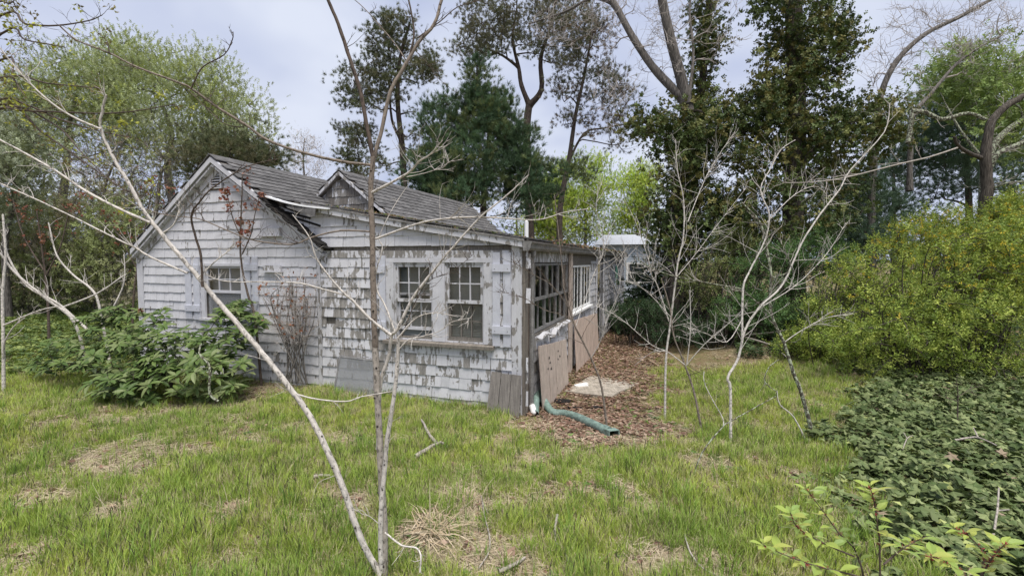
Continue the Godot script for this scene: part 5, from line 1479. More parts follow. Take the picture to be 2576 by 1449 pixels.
	for e in ov[2]:
		if rng.randf() < 0.55: continue
		for j in 2:
			rt.append(Transform3D(facing((rdir() + Vector3.DOWN * 0.2).normalized(), rr(0, TAU)) * Basis.from_scale(Vector3.ONE * rr(0.5, 1.1)), e[0] + rdir() * 0.02))
			rc.append((Color(0.42, 0.44, 0.08) if rng.randf() < 0.55 else Color(0.20, 0.17, 0.08)) * rr(0.7, 1.2))
	scatter(cat, rt, rc, "leaves", M.leaf, ov[0], ov[1])
	# broken limb tree by the forsythia
	sapling("broken_tree", "dark broken trunk with lichen grey limbs standing in the forsythia", "tree", "", [
		[along_path([[2475, 760], [2478, 560], [2485, 470], [2480, 390], [2500, 300], [2560, 250], [2620, 230]], 10.5, 10.5), 0.14, 0.05, "bark", 8, 0.7],
		[along_path([[2480, 400], [2440, 385], [2412, 365], [2403, 345]], 10.5, 10.3), 0.045, 0.03, "bark", 2, 0.3],
		[along_path([[2490, 430], [2510, 390], [2560, 365], [2640, 330]], 10.5, 10.2), 0.06, 0.05, "bark_lichen", 5, 0.5],
		[along_path([[2292, 278], [2330, 283], [2375, 300], [2435, 285], [2480, 300]], 10.8, 10.6), 0.055, 0.035, "bark_lichen", 8, 0.6],
		[along_path([[2285, 360], [2292, 320], [2294, 280]], 10.8, 10.8), 0.05, 0.045, "bark_lichen", 3, 0.4],
		[along_path([[2410, 372], [2340, 395], [2266, 412], [2121, 448], [2040, 458], [1970, 460]], 10.3, 7.0), 0.018, 0.006, "bark_mid", 16, 0.7],
		[along_path([[2490, 480], [2530, 462], [2600, 455]], 10.5, 10), 0.03, 0.02, "bark_lichen", 4, 0.4]], 0.007, 1, 0.2)

# ---------- rhododendron ----------
func rhodo_leaf(l: float, w: float, curl: float, point := 0.75) -> ArrayMesh:
	var mb := MB.new()
	var n := 5
	var ring := []
	for i in n + 1:
		var f := float(i) / n
		var ww := w * 0.5 * pow(sin(PI * clampf(f * (0.93 if point < 1.0 else 0.98) + (0.05 if point < 1.0 else 0.02) , 0, 1)), point)
		var y := -curl * f * f * l
		ring.append([Vector3(0, y - 0.1 * w, l * f), Vector3(-ww, y + 0.16 * ww, l * f), Vector3(ww, y + 0.16 * ww, l * f)])
	for i in n:
		var a: Array = ring[i]; var b: Array = ring[i + 1]
		mb.quad(a[1], b[1], b[0], a[0]); mb.quad(a[0], b[0], b[2], a[2])
	return mb.mesh()

func build_rhododendron() -> void:
	var base := G(400, 1010)
	var T = thing("rhododendron", "big leafy rhododendron with whorls of long glossy leaves before the gable window", "shrub", base)
	var lm := [rhodo_leaf(0.15, 0.056, 0.12), rhodo_leaf(0.135, 0.053, 0.3), rhodo_leaf(0.16, 0.060, 0.45)]
	var heads := []
	# lobes as picture ellipses with the depth of their middle
	for l in [[190, 900, 95, 65, 7.6, 0.45, 26], [330, 900, 130, 85, 7.1, 0.5, 50], [280, 830, 110, 45, 7.7, 0.4, 24], [420, 870, 100, 55, 7.2, 0.5, 30], [310, 980, 100, 45, 6.55, 0.35, 26], [480, 960, 100, 60, 6.6, 0.4, 30], [560, 850, 70, 80, 7.3, 0.4, 30], [600, 790, 50, 40, 7.6, 0.3, 12], [560, 940, 70, 60, 6.9, 0.35, 22], [270, 790, 60, 20, 8.0, 0.3, 8], [620, 830, 60, 45, 7.4, 0.3, 14], [380, 800, 60, 25, 7.7, 0.3, 9], [110, 915, 40, 22, 7.8, 0.25, 7]]:
		for i in int(l[6] * 1.25): heads.append(in_lobe(l))
	var wood := MB.new()
	var nodes := []
	for q in [[400, 1010, 430, 940], [330, 1000, 300, 930], [540, 1000, 560, 900], [250, 960, 210, 920]]:
		var a := G(q[0], q[1]) + Vector3(0, -0.03, -0.25)
		nodes.append_array(trunk_into(wood, [a, a.lerp(D(q[2], q[3], -a.z + 0.1), 0.5) + rdir() * 0.06, D(q[2], q[3], -a.z + 0.15)], 0.035, 0.018, 6))
	var ends := grow(wood, nodes, heads.duplicate(), 0.0055, 0.35)
	put(wood, "stems", M.bark, T, base).set_meta("kind", "stuff")
	var bare := MB.new()   # one bare lichened stem at the front
	var sp := smooth(pxpath([[548, 1010, 6.3], [526, 990, 6.3], [527, 940, 6.3], [523, 915, 6.35], [500, 890, 6.4], [505, 865, 6.5]]), 3)
	bare.tube(sp, taper(sp.size(), 0.018, 0.011, 0.1), 7)
	put(bare, "stem", M.bark_lichen, T, base)
	var list := []
	for e in ends:
		var n := rng.randi_range(7, 10)
		var axis_d: Vector3 = (Vector3.UP * 0.9 + e[1] * 0.25 + Vector3(0, 0, 0.3) + rdir() * 0.25).normalized()
		var fb := facing(axis_d, rr(0, TAU))
		for i in n:
			var a := TAU * i / n + rr(-0.2, 0.2)
			var out: Vector3 = (fb * Vector3(cos(a), rr(0.0, 0.45), sin(a))).normalized()
			var side := axis_d.cross(out).normalized()
			var s := rr(0.7, 1.12)
			list.append([Transform3D(Basis(side, out.cross(side), out) * Basis.from_scale(Vector3.ONE * s), e[0] + out * 0.012 + axis_d * rr(-0.02, 0.02)), rng.randi() % 3, rng.randi() % 4])
	var eye := Vector3(0, EYE, 0)
	list.sort_custom(func(a, b): return a[0].origin.distance_squared_to(eye) < b[0].origin.distance_squared_to(eye))
	var tf := [[], [], []]; var cl := [[], [], []]
	for i in list.size():
		var q: Array = list[i]
		if i < 300:
			var t: Transform3D = q[0]
			t.origin -= base
			put_mesh(lm[q[1]], "leaf", M["rhodo%d" % q[2]], T, t)
		else:
			tf[q[1]].append(q[0])
			var m: StandardMaterial3D = M["rhodo%d" % q[2]]
			cl[q[1]].append(m.albedo_color.srgb_to_linear())
	for k in 3: scatter(lm[k], tf[k], cl[k], "foliage", M.gloss, T, base)
	# a spent brown flower head
	var db := MB.new()
	var hp := D(352, 782, 7.4)
	for i in 26: leaf_into(db, hp, rdir(), rdir(), 0.06, 0.018)
	put(db, "spent_flower", plain(0.20, 0.09, 0.055, 0.9), T, base)

# ---------- forsythia and other bushes ----------
func cane_bush(called: String, label: String, group: String, base: Vector3, domes: Array, canes: int, per: int, leaf: Mesh, tints: Array, flowers: float) -> void:
	var T = thing(called, label, "shrub", base, group)
	var wood := MB.new()
	var tf := []; var cl := []; var ff := []; var fc := []
	for i in canes:
		var tip := in_lobe(domes[rng.randi() % domes.size()])
		var foot := gp(lerpf(base.x, tip.x, rr(0.1, 0.85)) + rr(-0.4, 0.4), lerpf(base.z, tip.z, rr(0.1, 0.9)) + rr(-0.3, 0.3))
		if tip.y < gy(tip.x, tip.z) + 0.15: tip.y = gy(tip.x, tip.z) + rr(0.15, 0.4)
		var mid := foot.lerp(tip, 0.45) + Vector3(0, 0.35 * (tip.y - foot.y) + 0.15, 0) + rdir() * 0.2
		var end := tip + (tip - mid).normalized() * 0.25 + Vector3(0, -0.12, 0) + rdir() * 0.12
		var sp := smooth([foot, mid, tip, end], 5)
		wood.tube(sp, taper(sp.size(), 0.012, 0.0035), 4)
		for k in per:
			var f := (1.0 - pow(rng.randf(), 1.6) * 0.75) * (sp.size() - 1.01)
			var p := sp[int(f)].lerp(sp[int(f) + 1], f - int(f))
			var o := rdir() * rr(0.01, 0.12)
			tf.append(Transform3D(facing((o.normalized() * 0.6 + Vector3.UP * 0.6 + rdir() * 0.5).normalized(), rr(0, TAU)) * Basis.from_scale(Vector3.ONE * rr(0.6, 1.2)), p + o))
			cl.append(tints[rng.randi() % tints.size()] * rr(0.7, 1.25))
			if rng.randf() < flowers * smoothstep(0.9, 2.2, p.y):
				ff.append(Transform3D(facing(rdir(), rr(0, TAU)) * Basis.from_scale(Vector3.ONE * rr(0.7, 1.2)), p + o * 1.1))
				fc.append(Color(0.85, 0.66, 0.08) * rr(0.8, 1.1))
	put(wood, "canes", M.bark, T, base).set_meta("kind", "stuff")
	scatter(leaf, tf, cl, "foliage", M.leaf, T, base)
	if ff.size(): scatter(sprig(6, 0.05, 0.045, 0.018), ff, fc, "flowers", M.leaf, T, base)

func build_bushes() -> void:
	var lf := sprig(10, 0.19, 0.066, 0.023, 0.8)
	var g := [Color(0.22, 0.30, 0.055), Color(0.285, 0.36, 0.07), Color(0.37, 0.425, 0.095), Color(0.155, 0.22, 0.05)]
	cane_bush("forsythia", "huge yellow green forsythia with fading yellow flowers, over the ivy carpet", "forsythia bushes", gp(7.2, -8.6), [[2420, 720, 180, 120, 8.4, 0.9], [2250, 840, 170, 95, 7.8, 0.7], [2480, 840, 140, 110, 7.6, 0.7], [2540, 660, 120, 110, 8.6, 0.9]], 240, 23, lf, g, 0.22)
	cane_bush("forsythia", "forsythia spilling forward toward the lichen covered stem", "forsythia bushes", gp(6.1, -9.6), [[2150, 800, 130, 95, 9.4, 0.8], [2220, 690, 130, 80, 9.8, 0.9], [2070, 870, 100, 60, 9.2, 0.6]], 150, 21, lf, g, 0.16)
	cane_bush("forsythia", "topmost forsythia with most yellow flowers, against the broken trunk", "forsythia bushes", gp(9.4, -10.6), [[2480, 585, 140, 65, 10.4, 0.9], [2340, 610, 120, 60, 10.8, 0.9], [2550, 545, 60, 45, 10.4, 0.7]], 150, 22, lf, g, 0.5)
	var g2 := [Color(0.085, 0.17, 0.055), Color(0.115, 0.21, 0.07), Color(0.07, 0.135, 0.05), Color(0.15, 0.24, 0.075)]
	cane_bush("green_shrub", "dark green rounded shrub between ivy trunks and forsythia", "shrubs behind the saplings", gp(4.9, -11.6), [[1960, 690, 120, 80, 11.6, 0.9], [2060, 640, 90, 60, 11.8, 0.8], [1900, 790, 110, 50, 11.2, 0.7]], 130, 28, lf, g2, 0.0)
	cane_bush("green_shrub", "light olive shrub with thin upright shoots behind the saplings", "shrubs behind the saplings", gp(4.3, -12.2), [[1800, 730, 80, 90, 12.0, 0.7], [1850, 640, 60, 60, 12.2, 0.6]], 80, 24, lf, [Color(0.17, 0.21, 0.07), Color(0.21, 0.22, 0.09), Color(0.12, 0.16, 0.055)], 0.0)
	cane_bush("green_shrub", "low dark creeping shrub at the end of the passage", "shrubs behind the saplings", gp(3.4, -13.0), [[1640, 800, 110, 40, 12.8, 0.8], [1750, 840, 120, 30, 11.8, 0.8]], 100, 24, lf, [Color(0.04, 0.075, 0.035), Color(0.055, 0.095, 0.04)], 0.0)
	# young cherries at the bottom corner: every leaf a part
	var lm := [rhodo_leaf(0.070, 0.035, 0.35, 1.15), rhodo_leaf(0.058, 0.029, 0.15, 1.25), rhodo_leaf(0.045, 0.021, 0.55, 1.2)]
	var specs := [["cherry_seedling", "small cherry seedling with bright yellow green leaves at the ivy's edge", [[[2230, 1560], [2170, 1430], [2110, 1340], [2060, 1270], [2030, 1230]], [[2230, 1560], [2215, 1400], [2210, 1330], [2200, 1260], [2190, 1225]], [[2200, 1460], [2120, 1440], [2040, 1420], [1960, 1390], [1920, 1370]], [[2225, 1420], [2260, 1390], [2290, 1370], [2330, 1350]], [[2150, 1400], [2080, 1370], [2010, 1330], [1990, 1290]]], 2.05, 27],
		["cherry_seedling", "second cherry seedling, broader leaved, growing up through the ivy", [[[2480, 1580], [2470, 1460], [2480, 1400], [2440, 1350], [2400, 1330]], [[2470, 1450], [2500, 1400], [2530, 1370]], [[2480, 1480], [2420, 1440], [2380, 1410], [2340, 1400]]], 1.95, 22]]
	for s in specs:
		var foot := D(s[2][0][0][0], s[2][0][0][1], s[3])
		foot.y = gy(foot.x, foot.z)
		var T = thing(s[0], s[1], "seedling", foot, "cherry seedlings in the ivy")
		var mb := MB.new()
		var kids := []
		for i in s[2].size():
			var pts := pxpath(along_path(s[2][i], s[3], s[3] + [0.12, -0.05, -0.15, 0.1, -0.1][i]))
			if i == 0 or s[2][i][0] == s[2][0][0]: pts[0] = foot
			var sp := smooth(pts, 3)
			mb.tube(sp, taper(sp.size(), 0.0045, 0.0016), 5)
			for k in s[4]:
				var f: float = (0.28 + 0.72 * k / (s[4] - 1.0)) * (sp.size() - 1.01)
				var p := sp[int(f)].lerp(sp[int(f) + 1], f - int(f))
				var al := (sp[int(f) + 1] - sp[int(f)]).normalized()
				var out := (al * 0.5 + Vector3(cos(k * 2.4), 0.25, sin(k * 2.4))).normalized()
				var side := Vector3.UP.cross(out).normalized()
				kids.append(p)
				put_mesh(lm[k % 3], "leaf", M["cherry%d" % (rng.randi() % 4)], T, Transform3D(Basis(side, out.cross(side), out) * Basis(Vector3.BACK, rr(-0.4, 0.4)) * Basis.from_scale(Vector3.ONE * rr(0.75, 1.15)), p - foot + out * 0.008))
		put(mb, "stem", M.bark_brown, T, foot)
		mb = MB.new()   # little red spent flower stalks at the leaf joints
		for i in 60:
			var v0: Vector3 = kids[rng.randi() % kids.size()]
			for j in 3: leaf_into(mb, v0, rdir(), rdir(), 0.016, 0.006)
		put(mb, "flower_stalks", plain(0.30, 0.07, 0.06, 0.7), T, foot).set_meta("kind", "stuff")

func build_far_cover() -> void:
	# low weeds past the rhododendron and at the foot of the woods
	var lf := sprig(9, 0.10, 0.07, 0.045, 1.0)
	var tf := []; var cl := []
	for i in 9000:
		var z := -rr(8.0, 22.0)
		var x := rr(-1.2, -0.62) * -z
		var q := hl(x, z)
		if q.x > -7.6 and q.y < 0.2: continue
		if z > -9.5 and rng.randf() < 0.7: continue
		tf.append(Transform3D(Basis(Vector3.UP, rr(0, TAU)) * Basis.from_scale(Vector3.ONE * rr(0.7, 1.6)), gp(x, z, rr(-0.03, 0.06))))
		cl.append([Color(0.16, 0.22, 0.06), Color(0.24, 0.29, 0.09), Color(0.10, 0.15, 0.05)][i % 3] * rr(0.7, 1.25))
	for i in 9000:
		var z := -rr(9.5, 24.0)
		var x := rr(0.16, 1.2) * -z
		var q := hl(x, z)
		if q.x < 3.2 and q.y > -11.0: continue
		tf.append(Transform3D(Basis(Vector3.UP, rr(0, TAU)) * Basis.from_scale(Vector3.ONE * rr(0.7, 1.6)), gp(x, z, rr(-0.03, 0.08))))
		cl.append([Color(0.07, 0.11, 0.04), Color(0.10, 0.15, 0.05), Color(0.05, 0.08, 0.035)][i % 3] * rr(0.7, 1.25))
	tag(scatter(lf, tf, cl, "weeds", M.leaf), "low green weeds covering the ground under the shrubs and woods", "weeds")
# ---------- loose things round the cottage ----------
func fallen(label: String, pts: Array, r0: float, r1: float, m: Material, forks := []) -> void:
	var p := []
	for q in pts: p.append(G(q[0], q[1]) + Vector3(0, r0 * 0.8 + 0.045 + (q[2] if q.size() > 2 else 0.0), 0))
	var base: Vector3 = p[0]
	var T = thing("fallen_branch", label, "branch", base, "fallen branches on the lawn and ivy")
	var mb := MB.new()
	var sp := smooth(p, 4, r0 * 0.15)
	mb.tube(sp, taper(sp.size(), r0, r1, 0.08), 7)
	put(mb, "stem", m, T, base)
	for f in forks:
		mb = MB.new()
		p = []
		for q in f: p.append(G(q[0], q[1]) + Vector3(0, r0 * 0.8 + 0.045 + (q[2] if q.size() > 2 else 0.0), 0))
		sp = smooth(p, 4, r1 * 0.15)
		mb.tube(sp, taper(sp.size(), r0 * 0.8, r1 * 0.8, 0.08), 6)
		put(mb, "fork", m, T, base)

func leaning_board(called: String, label: String, m: Material, corners: Array, planks: int, thick: float, marks := false):
	# corners: lower start, lower end, upper end, upper start in the cottage's axes
	var c := []
	for q in corners: c.append(hw(q))
	var base: Vector3 = (c[0] + c[1]) * 0.5
	var T = thing(called, label, "boards", base)
	var nrm: Vector3 = (c[1] - c[0]).cross(c[3] - c[0]).normalized()
	for i in planks:
		var mb := MB.new()
		var f0 := float(i) / planks + (0.009 if i else 0.0); var f1 := float(i + 1) / planks - 0.009
		var dn := rr(-0.012, 0.012) if planks > 1 else 0.0
		var a: Vector3 = c[0].lerp(c[1], f0) + Vector3(0, dn, 0); var b: Vector3 = c[0].lerp(c[1], f1) + Vector3(0, dn, 0)
		var d: Vector3 = c[3].lerp(c[2], f0) + Vector3(0, dn * 0.6, 0); var e: Vector3 = c[3].lerp(c[2], f1) + Vector3(0, dn * 0.6, 0)
		var t: Vector3 = nrm * thick
		mb.hexa([a + t, b + t, b, a, d + t, e + t, e, d])
		put(mb, "plank", m, T, base)
	if marks:
		for k in [[0.28, 0.78], [0.30, 0.70], [0.22, 0.62], [0.62, 0.84], [0.68, 0.74], [0.60, 0.70], [0.33, 0.60]]:
			var mb := MB.new()
			var p: Vector3 = c[0].lerp(c[1], k[0]).lerp(c[3].lerp(c[2], k[0]), k[1]) + nrm * (thick + 0.002)
			var ux: Vector3 = (c[1] - c[0]).normalized(); var uy: Vector3 = (c[3] - c[0]).normalized()
			var pr := p + ux * 0.02
			for j in 9:
				var an := TAU * (j + 1) / 9.0
				var nx := p + (ux * cos(an) * 0.05 + uy * sin(an) * 0.022) * rr(0.5, 1.2)
				if j > 0: mb.tri(p, pr, nx)
				pr = nx
			put(mb, "ink_mark", M.ink, T, base)
	return T

func build_objects() -> void:
	# grey board leaning at the corner, planks along the side, pink panel further on
	leaning_board("plank_panel", "dark weathered grey plank panel leaning at the cottage's front corner", M.plank_grey, [Vector3(-0.40, -0.16, 0.30), Vector3(0.05, -0.17, 0.26), Vector3(0.035, 0.42, 0.09), Vector3(-0.395, 0.44, 0.09)], 3, 0.025)
	leaning_board("plank_panel", "pale upright planks with black stain marks leaning below the broken sill", M.plank, [Vector3(0.16, -0.27, -0.50), Vector3(0.16, -0.38, -2.2), Vector3(0.085, 0.54, -2.28), Vector3(0.085, 0.72, -0.50)], 4, 0.022, true)
	leaning_board("plywood_panel", "pinkish plank panel leaning under the white porch windows", M.plank_pink, [Vector3(0.15, -0.26, -2.98), Vector3(0.15, -0.28, -5.7), Vector3(0.095, 0.66, -5.7), Vector3(0.095, 0.80, -2.98)], 7, 0.02)
	# window screen leaning on the wall
	var b := hw(Vector3(-2.6, -0.12, 0.2))
	var T = thing("window_screen", "blue grey window screen leaning against the shingles under the windows", "screen", b)
	T.rotation.y = -TURN
	T.rotation_degrees.x = 0.0
	for q in [["screen_frame", M.metal, [[-0.36, 0.0, -0.335, 0.62], [0.335, 0.0, 0.36, 0.62], [-0.335, 0.0, 0.335, 0.025], [-0.335, 0.595, 0.335, 0.62]], 0.014], ["screen_mesh", M.screen, [[-0.335, 0.025, 0.335, 0.595]], 0.004]]:
		var mb := MB.new()
		for r in q[2]:
			mb.box(Vector3(r[0], r[1], -q[3] * 0.5), Vector3(r[2], r[3], q[3] * 0.5))
		var o = put(mb, q[0], q[1], T)
		o.rotation = Vector3(-0.24, 0, -0.03)
	# downspout extension: ribbed green pipe
	var pts := []
	for q in [[1352, 1003, 0.16], [1372, 1022, 0.09], [1390, 1038, 0.05], [1420, 1042, 0.05], [1450, 1052, 0.06], [1480, 1066, 0.06], [1510, 1080, 0.055], [1534, 1091, 0.05]]:
		pts.append(G(q[0], q[1] + 8) + Vector3(0, q[2], 0))
	pts.push_front(hw(Vector3(0.15, -0.15, -0.12)))
	var sp := smooth(pts, 9)
	var rad := PackedFloat32Array()
	for i in sp.size():
		rad.append(0.054 + (0.004 if i % 2 else 0.0) + (0.008 if i > sp.size() - 8 else 0.0))
	T = thing("drain_pipe", "ribbed green drain pipe lying on the ground from the downspout", "pipe", sp[0])
	var mb := MB.new()
	mb.tube(sp, rad, 14, false)
	put(mb, "hose", M.pipe, T, sp[0])
	var last := sp[sp.size() - 1]; var dir := (last - sp[sp.size() - 3]).normalized()
	var bs := Basis.looking_at(dir, Vector3.UP)
	mb = MB.new()
	for q in [[0, 1, 0.13, 0.008], [0, -1, 0.13, 0.008], [1, 0, 0.008, 0.095], [-1, 0, 0.008, 0.095]]:
		mb.obox(last + dir * 0.05 + bs.x * q[0] * 0.062 + bs.y * q[1] * 0.046, Vector3(q[2], q[3], 0.13), bs)
	put(mb, "square_outlet", M.pipe, T, sp[0])
	# concrete slab with things on it
	var c := []
	for q in [[1418, 985], [1540, 1004], [1606, 966], [1490, 948]]: c.append(G(q[0], q[1]) + Vector3(0, 0.0, 0))
	var cen := Vector3.ZERO
	for q in c: cen += q * 0.25
	var base := Vector3(cen.x, gy(cen.x, cen.z), cen.z)
	mb = MB.new()
	var poly := []
	for i in 4:
		var p: Vector3 = c[i]; var n: Vector3 = c[(i + 1) % 4]
		for k in 5:
			var e: Vector3 = p.lerp(n, k / 5.0) + Vector3(rr(-0.02, 0.02), 0, rr(-0.02, 0.02))
			poly.append(Vector2(e.x, -e.z))
	mb.prism(poly, base.y - 0.05, base.y + 0.055)
	for i in mb.v.size():
		mb.v[i] = Vector3(mb.v[i].x, mb.v[i].z, -mb.v[i].y)
		mb.n[i] = Vector3(mb.n[i].x, mb.n[i].z, -mb.n[i].y)
	tag(put(mb, "concrete_slab", M.concrete, null, base), "worn tan concrete slab lying in the leafy passage beside the cottage", "slab")
	mb = MB.new()
	var w := G(1462, 978) + Vector3(0, 0.075, 0)
	mb.obox(w, Vector3(0.24, 0.018, 0.08), Basis(Vector3.UP, 0.3) * Basis(Vector3.BACK, 0.1))
	mb.obox(w + Vector3(0.02, -0.012, 0.03), Vector3(0.2, 0.012, 0.06), Basis(Vector3.UP, 0.2))
	tag(put(mb, "trim_scrap", M.white, null, w), "white painted scrap of trim lying on the concrete slab", "scrap")
	for q in [[1497, 1028, 0.11, "black shingle scrap lying in the leaves beside the slim sapling"], [1440, 1030, 0.14, "larger black roofing scrap lying by the leaning planks"], [1405, 1012, 0.2, "black edging strip along the foot of the leaning planks"]]:
		mb = MB.new()
		var p := G(q[0], q[1]) + Vector3(0, 0.025, 0)
		var ring := []
		for k in 9:
			var a := TAU * k / 9.0
			ring.append(p + Vector3(cos(a) * q[2] * rr(0.8, 1.3), rr(-0.012, 0.012), sin(a) * q[2] * rr(0.35, 0.6)))
		for k in 9:
			mb.tri(p + Vector3(0, 0.02, 0), ring[(k + 1) % 9], ring[k]); mb.quad(ring[k], ring[(k + 1) % 9], ring[(k + 1) % 9] - Vector3(0, 0.03, 0), ring[k] - Vector3(0, 0.03, 0))
		tag(put(mb, "roofing_scrap", M.felt, null, p), q[3], "scrap", "black roofing scraps in the passage")
	# bulkhead box by the far end
	var bb := hw(Vector3(0.03, -0.3, -9.6))
	T = thing("storage_box", "low grey board box with pale slanted lid against the far side wall", "box", bb)
	T.rotation.y = -TURN
	mb = MB.new()
	mb.hexa([Vector3(0.05, 0, 0.7), Vector3(0.62, 0, 0.7), Vector3(0.62, 0, -0.8), Vector3(0.05, 0, -0.8), Vector3(0.05, 0.75, 0.7), Vector3(0.62, 0.58, 0.7), Vector3(0.62, 0.58, -0.8), Vector3(0.05, 0.75, -0.8)])
	put(mb, "body", M.plank_grey, T)
	mb = MB.new()
	mb.hexa([Vector3(0.04, 0.757, 0.74), Vector3(0.67, 0.567, 0.74), Vector3(0.67, 0.567, -0.84), Vector3(0.04, 0.757, -0.84), Vector3(0.04, 0.787, 0.74), Vector3(0.67, 0.597, 0.74), Vector3(0.67, 0.597, -0.84), Vector3(0.04, 0.787, -0.84)])
	put(mb, "lid", M.trim_worn, T)
	# neighbour's house
	var nb := D(1600, 735, 25.0)
	nb.y = gy(nb.x, nb.z)
	T = thing("neighbour_house", "blue grey clapboard house with white framed window beyond the passage", "house", nb)
	T.rotation.y = -TURN
	mb = MB.new()
	mb.box(Vector3(-1.9, 0, -6), Vector3(1.4, 2.9, 0))
	put(mb, "wall", M.siding, T)
	for i in 23:
		mb = MB.new()
		var yy := 0.1 + i * 0.12
		mb.hexa([Vector3(-1.92, yy, 0.03), Vector3(1.42, yy, 0.03), Vector3(1.42, yy, 0.002), Vector3(-1.92, yy, 0.002), Vector3(-1.92, yy + 0.12, 0.008), Vector3(1.42, yy + 0.12, 0.008), Vector3(1.42, yy + 0.12, 0.002), Vector3(-1.92, yy + 0.12, 0.002)])
		put(mb, "clapboard", M.siding, T)
	mb = MB.new()
	mb.hexa([Vector3(-2.2, 2.88, 0.3), Vector3(1.7, 2.88, 0.3), Vector3(1.7, 2.88, -6.3), Vector3(-2.2, 2.88, -6.3), Vector3(-2.1, 3.55, -2.8), Vector3(1.6, 3.55, -2.8), Vector3(1.6, 3.55, -3.1), Vector3(-2.1, 3.55, -3.1)])
	put(mb, "roof", M.far_roof, T)
	var wn := Node3D.new(); wn.name = "window"; T.add_child(wn)
	for r in [[-0.5, 0.85, -0.4, 1.95], [0.4, 0.85, 0.5, 1.95], [-0.4, 0.85, 0.4, 0.95], [-0.4, 1.85, 0.4, 1.95], [-0.4, 1.37, 0.4, 1.43]]:
		rect(wn, "frame", M.white, r[0], r[1], r[2], r[3], 0.035, 0.075)
	rect(wn, "pane", M.far_glass, -0.4, 0.95, 0.4, 1.85, 0.034, 0.045)
	# fallen branches
	fallen("forked white fallen branch lying on the lawn in front of the screen", [[1045, 1165, 0.0], [1080, 1148, 0.02], [1108, 1136, 0.03], [1125, 1140, 0.0]], 0.024, 0.014, M.bark_mid, [[[1098, 1138, 0.03], [1080, 1115, 0.03], [1066, 1088, 0.04], [1060, 1078, 0.04]]])
	fallen("short white stick lying on straw near the leaning stem", [[788, 1216], [815, 1212], [838, 1216]], 0.017, 0.012, M.bark_mid)
	fallen("crooked white twig lying at the bare earth patch", [[1402, 1330, 0.05], [1396, 1360, 0.02], [1400, 1385], [1420, 1400], [1428, 1440]], 0.010, 0.006, M.bark_mid)
	fallen("thin curved pale twig lying among the dry straw", [[1213, 1280], [1218, 1310], [1232, 1370], [1228, 1410], [1205, 1448]], 0.006, 0.004, M.bark_mid)
	fallen("pale cut stick end lying at the lower edge of the lawn", [[1255, 1460], [1290, 1445], [1320, 1425]], 0.014, 0.009, M.bark_mid)
	fallen("short white twig standing out of straw near the curved twig", [[1210, 1262], [1216, 1285], [1228, 1308]], 0.006, 0.004, M.bark_mid)
	fallen("bone white branch resting on the ivy leaves", [[2398, 1152, 0.12], [2435, 1150, 0.14], [2462, 1150, 0.14], [2505, 1165, 0.12]], 0.011, 0.006, M.bark_mid, [[[2460, 1150, 0.14], [2448, 1128, 0.16]]])
	fallen("small forked white twig poking out of the ivy", [[2270, 1170, 0.1], [2282, 1150, 0.14], [2296, 1148, 0.16]], 0.006, 0.004, M.bark_mid, [[[2282, 1152, 0.14], [2272, 1142, 0.17]]])
	fallen("white forked twig standing in the ivy beside the second seedling", [[2495, 1420, 0.1], [2505, 1380, 0.2], [2508, 1340, 0.28]], 0.008, 0.005, M.bark_mid, [[[2506, 1375, 0.2], [2535, 1380, 0.22]]])
	fallen("long pale pole lying at the foot of the shrubs", [[1694, 838, 0.3], [1760, 845, 0.25], [1815, 858, 0.2], [1936, 890, 0.12]], 0.04, 0.02, M.bark_mid, [[[1815, 856, 0.2], [1880, 872, 0.2], [2000, 868, 0.3]]])
	fallen("short pale stick lying at the ivy's far edge", [[2218, 990, 0.05], [2245, 995, 0.05], [2266, 1004, 0.04]], 0.015, 0.01, M.bark_mid)
	fallen("thin grey twig lying in the grass by the first seedling", [[1800, 1322], [1850, 1312], [1890, 1328]], 0.006, 0.004, M.bark_twig)
	fallen("grey bent twig lying in the grass near the lower edge", [[1722, 1360], [1738, 1410], [1770, 1450], [1820, 1475]], 0.006, 0.004, M.bark_twig)
	# dry grass tussocks
	var sm := straw(46, 0.26, 0.0045)
	for q in [[300, 1300, 0.8, "dry straw tussock with tall bleached stalks on the lawn"], [1085, 1345, 1.3, "largest mat of dry bleached straw beside the white stems"], [590, 1295, 0.8, "flattened straw tussock near the lone twig"], [840, 1230, 0.55, "small straw tussock beside the leaning stem"], [1180, 1270, 0.7, "dry straw tussock between white stems and fallen twigs"], [1280, 1110, 0.6, "straw tussock in front of the grey plank panel"]]:
		var p := G(q[0], q[1])
		var m2 := MB.new()
		var st: ArrayMesh = sm
		T = thing("straw_tussock", q[3], "grass", p, "dry straw tussocks")
		for k in 3:
			var o = put_mesh(st, "straw", plain([0.55, 0.47, 0.40][k], [0.46, 0.38, 0.31][k], [0.33, 0.26, 0.20][k], 0.9), T, Transform3D(Basis(Vector3.UP, k * 2.1 + q[0]) * Basis.from_scale(Vector3(q[2], q[2] * 0.9, q[2])), Vector3(0, 0.01 + 0.015 * k, 0)))
			o.set_meta("kind", "stuff")
		for k in 5:
			var a := rr(0, TAU)
			var s := Vector3(cos(a) * 0.08, 0, sin(a) * 0.08)
			var e: Vector3 = s + Vector3(cos(a) * rr(0.02, 0.2), rr(0.15, 0.38), sin(a) * rr(0.02, 0.2)) * q[2]
			m2.tube(PackedVector3Array([s, s.lerp(e, 0.5) + Vector3(0, 0.03, 0), e]), PackedFloat32Array([0.0022, 0.0018, 0.001]), 4)
		put(m2, "stalks", plain(0.62, 0.54, 0.38, 0.9), T).set_meta("kind", "stuff")

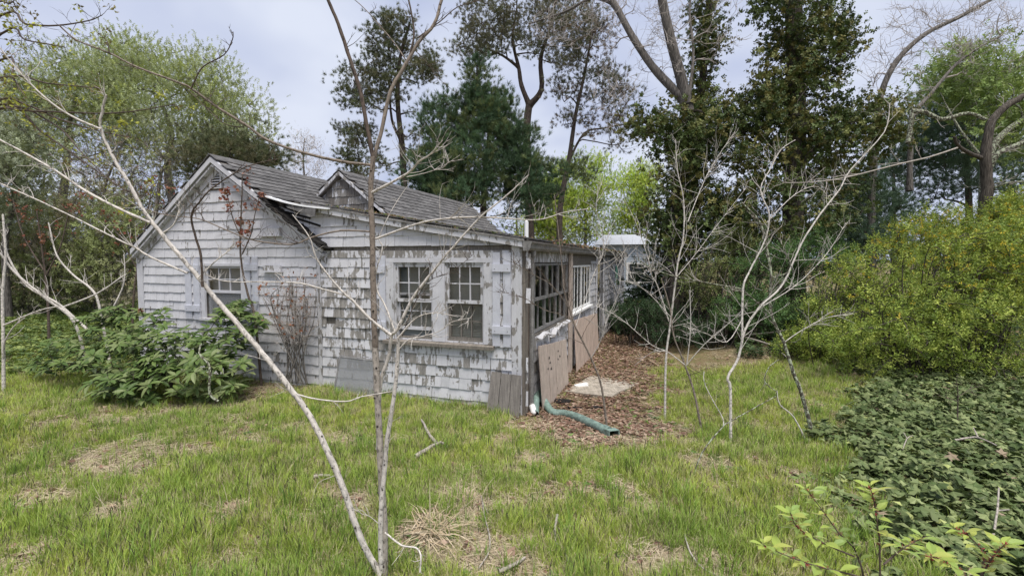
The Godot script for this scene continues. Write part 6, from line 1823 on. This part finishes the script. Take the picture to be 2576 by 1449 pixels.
# ---------- sky, light, camera ----------
func build_light() -> void:
	var cam := Camera3D.new()
	cam.name = "camera"
	cam.fov = rad_to_deg(2.0 * atan(724.5 / F))
	cam.near = 0.05
	cam.far = 2000.0
	add_child(cam)
	cam.position = Vector3(0, EYE, 0)
	cam.rotation.x = -PITCH
	cam.current = true
	var w := 1024; var h := 512
	var n1 := noise(1.3, 5, 71)
	var n2 := noise(3.2, 4, 77)
	var im := Image.create(w, h, false, Image.FORMAT_RGBF)
	for y in h:
		var el := (0.5 - (y + 0.5) / h) * PI
		for x in w:
			var az := TAU * (x + 0.5) / w
			var d := Vector3(cos(el) * sin(az), sin(el), cos(el) * cos(az))
			var q := d / (0.28 + absf(d.y))
			var c := n1.get_noise_3d(q.x, q.y * 0.5, q.z) * 0.7 + n2.get_noise_3d(q.x, q.y * 0.5, q.z) * 0.3
			var t := clampf(0.5 + c * 1.25, 0, 1)
			var col := Color(0.49, 0.55, 0.74).lerp(Color(0.70, 0.75, 0.88), t)
			if d.y < 0.0: col = Color(0.20, 0.21, 0.17)
			im.set_pixel(x, y, col * SKY_LEVEL)
	var pm := PanoramaSkyMaterial.new()
	pm.panorama = ImageTexture.create_from_image(im)
	var sky := Sky.new()
	sky.sky_material = pm
	var env := Environment.new()
	env.background_mode = Environment.BG_SKY
	env.sky = sky
	env.tonemap_mode = Environment.TONE_MAPPER_LINEAR
	env.tonemap_exposure = EXPOSURE
	env.sdfgi_enabled = true
	env.ssao_enabled = true
	env.ssil_enabled = true
	var we := WorldEnvironment.new()
	we.environment = env
	add_child(we)
	var sun := DirectionalLight3D.new()
	sun.light_energy = 0.5
	sun.light_color = Color(1.0, 0.975, 0.94)
	sun.light_angular_distance = 32.0
	sun.shadow_enabled = true
	add_child(sun)
	sun.rotation_degrees = Vector3(-68, 18, 0)

const SKY_LEVEL := 0.355
const EXPOSURE := 3.0

func _ready() -> void:
	rng.seed = 4711
	lump.seed = 5; lump.frequency = 0.35; lump.fractal_octaves = 3
	patch.seed = 8; patch.frequency = 0.55; patch.fractal_octaves = 3
	build_light()
	make_materials()
	build_ground()
	build_cottage()
	build_ground_cover()
	build_trees()
	build_saplings()
	build_rhododendron()
	build_bushes()
	build_far_cover()
	build_objects()
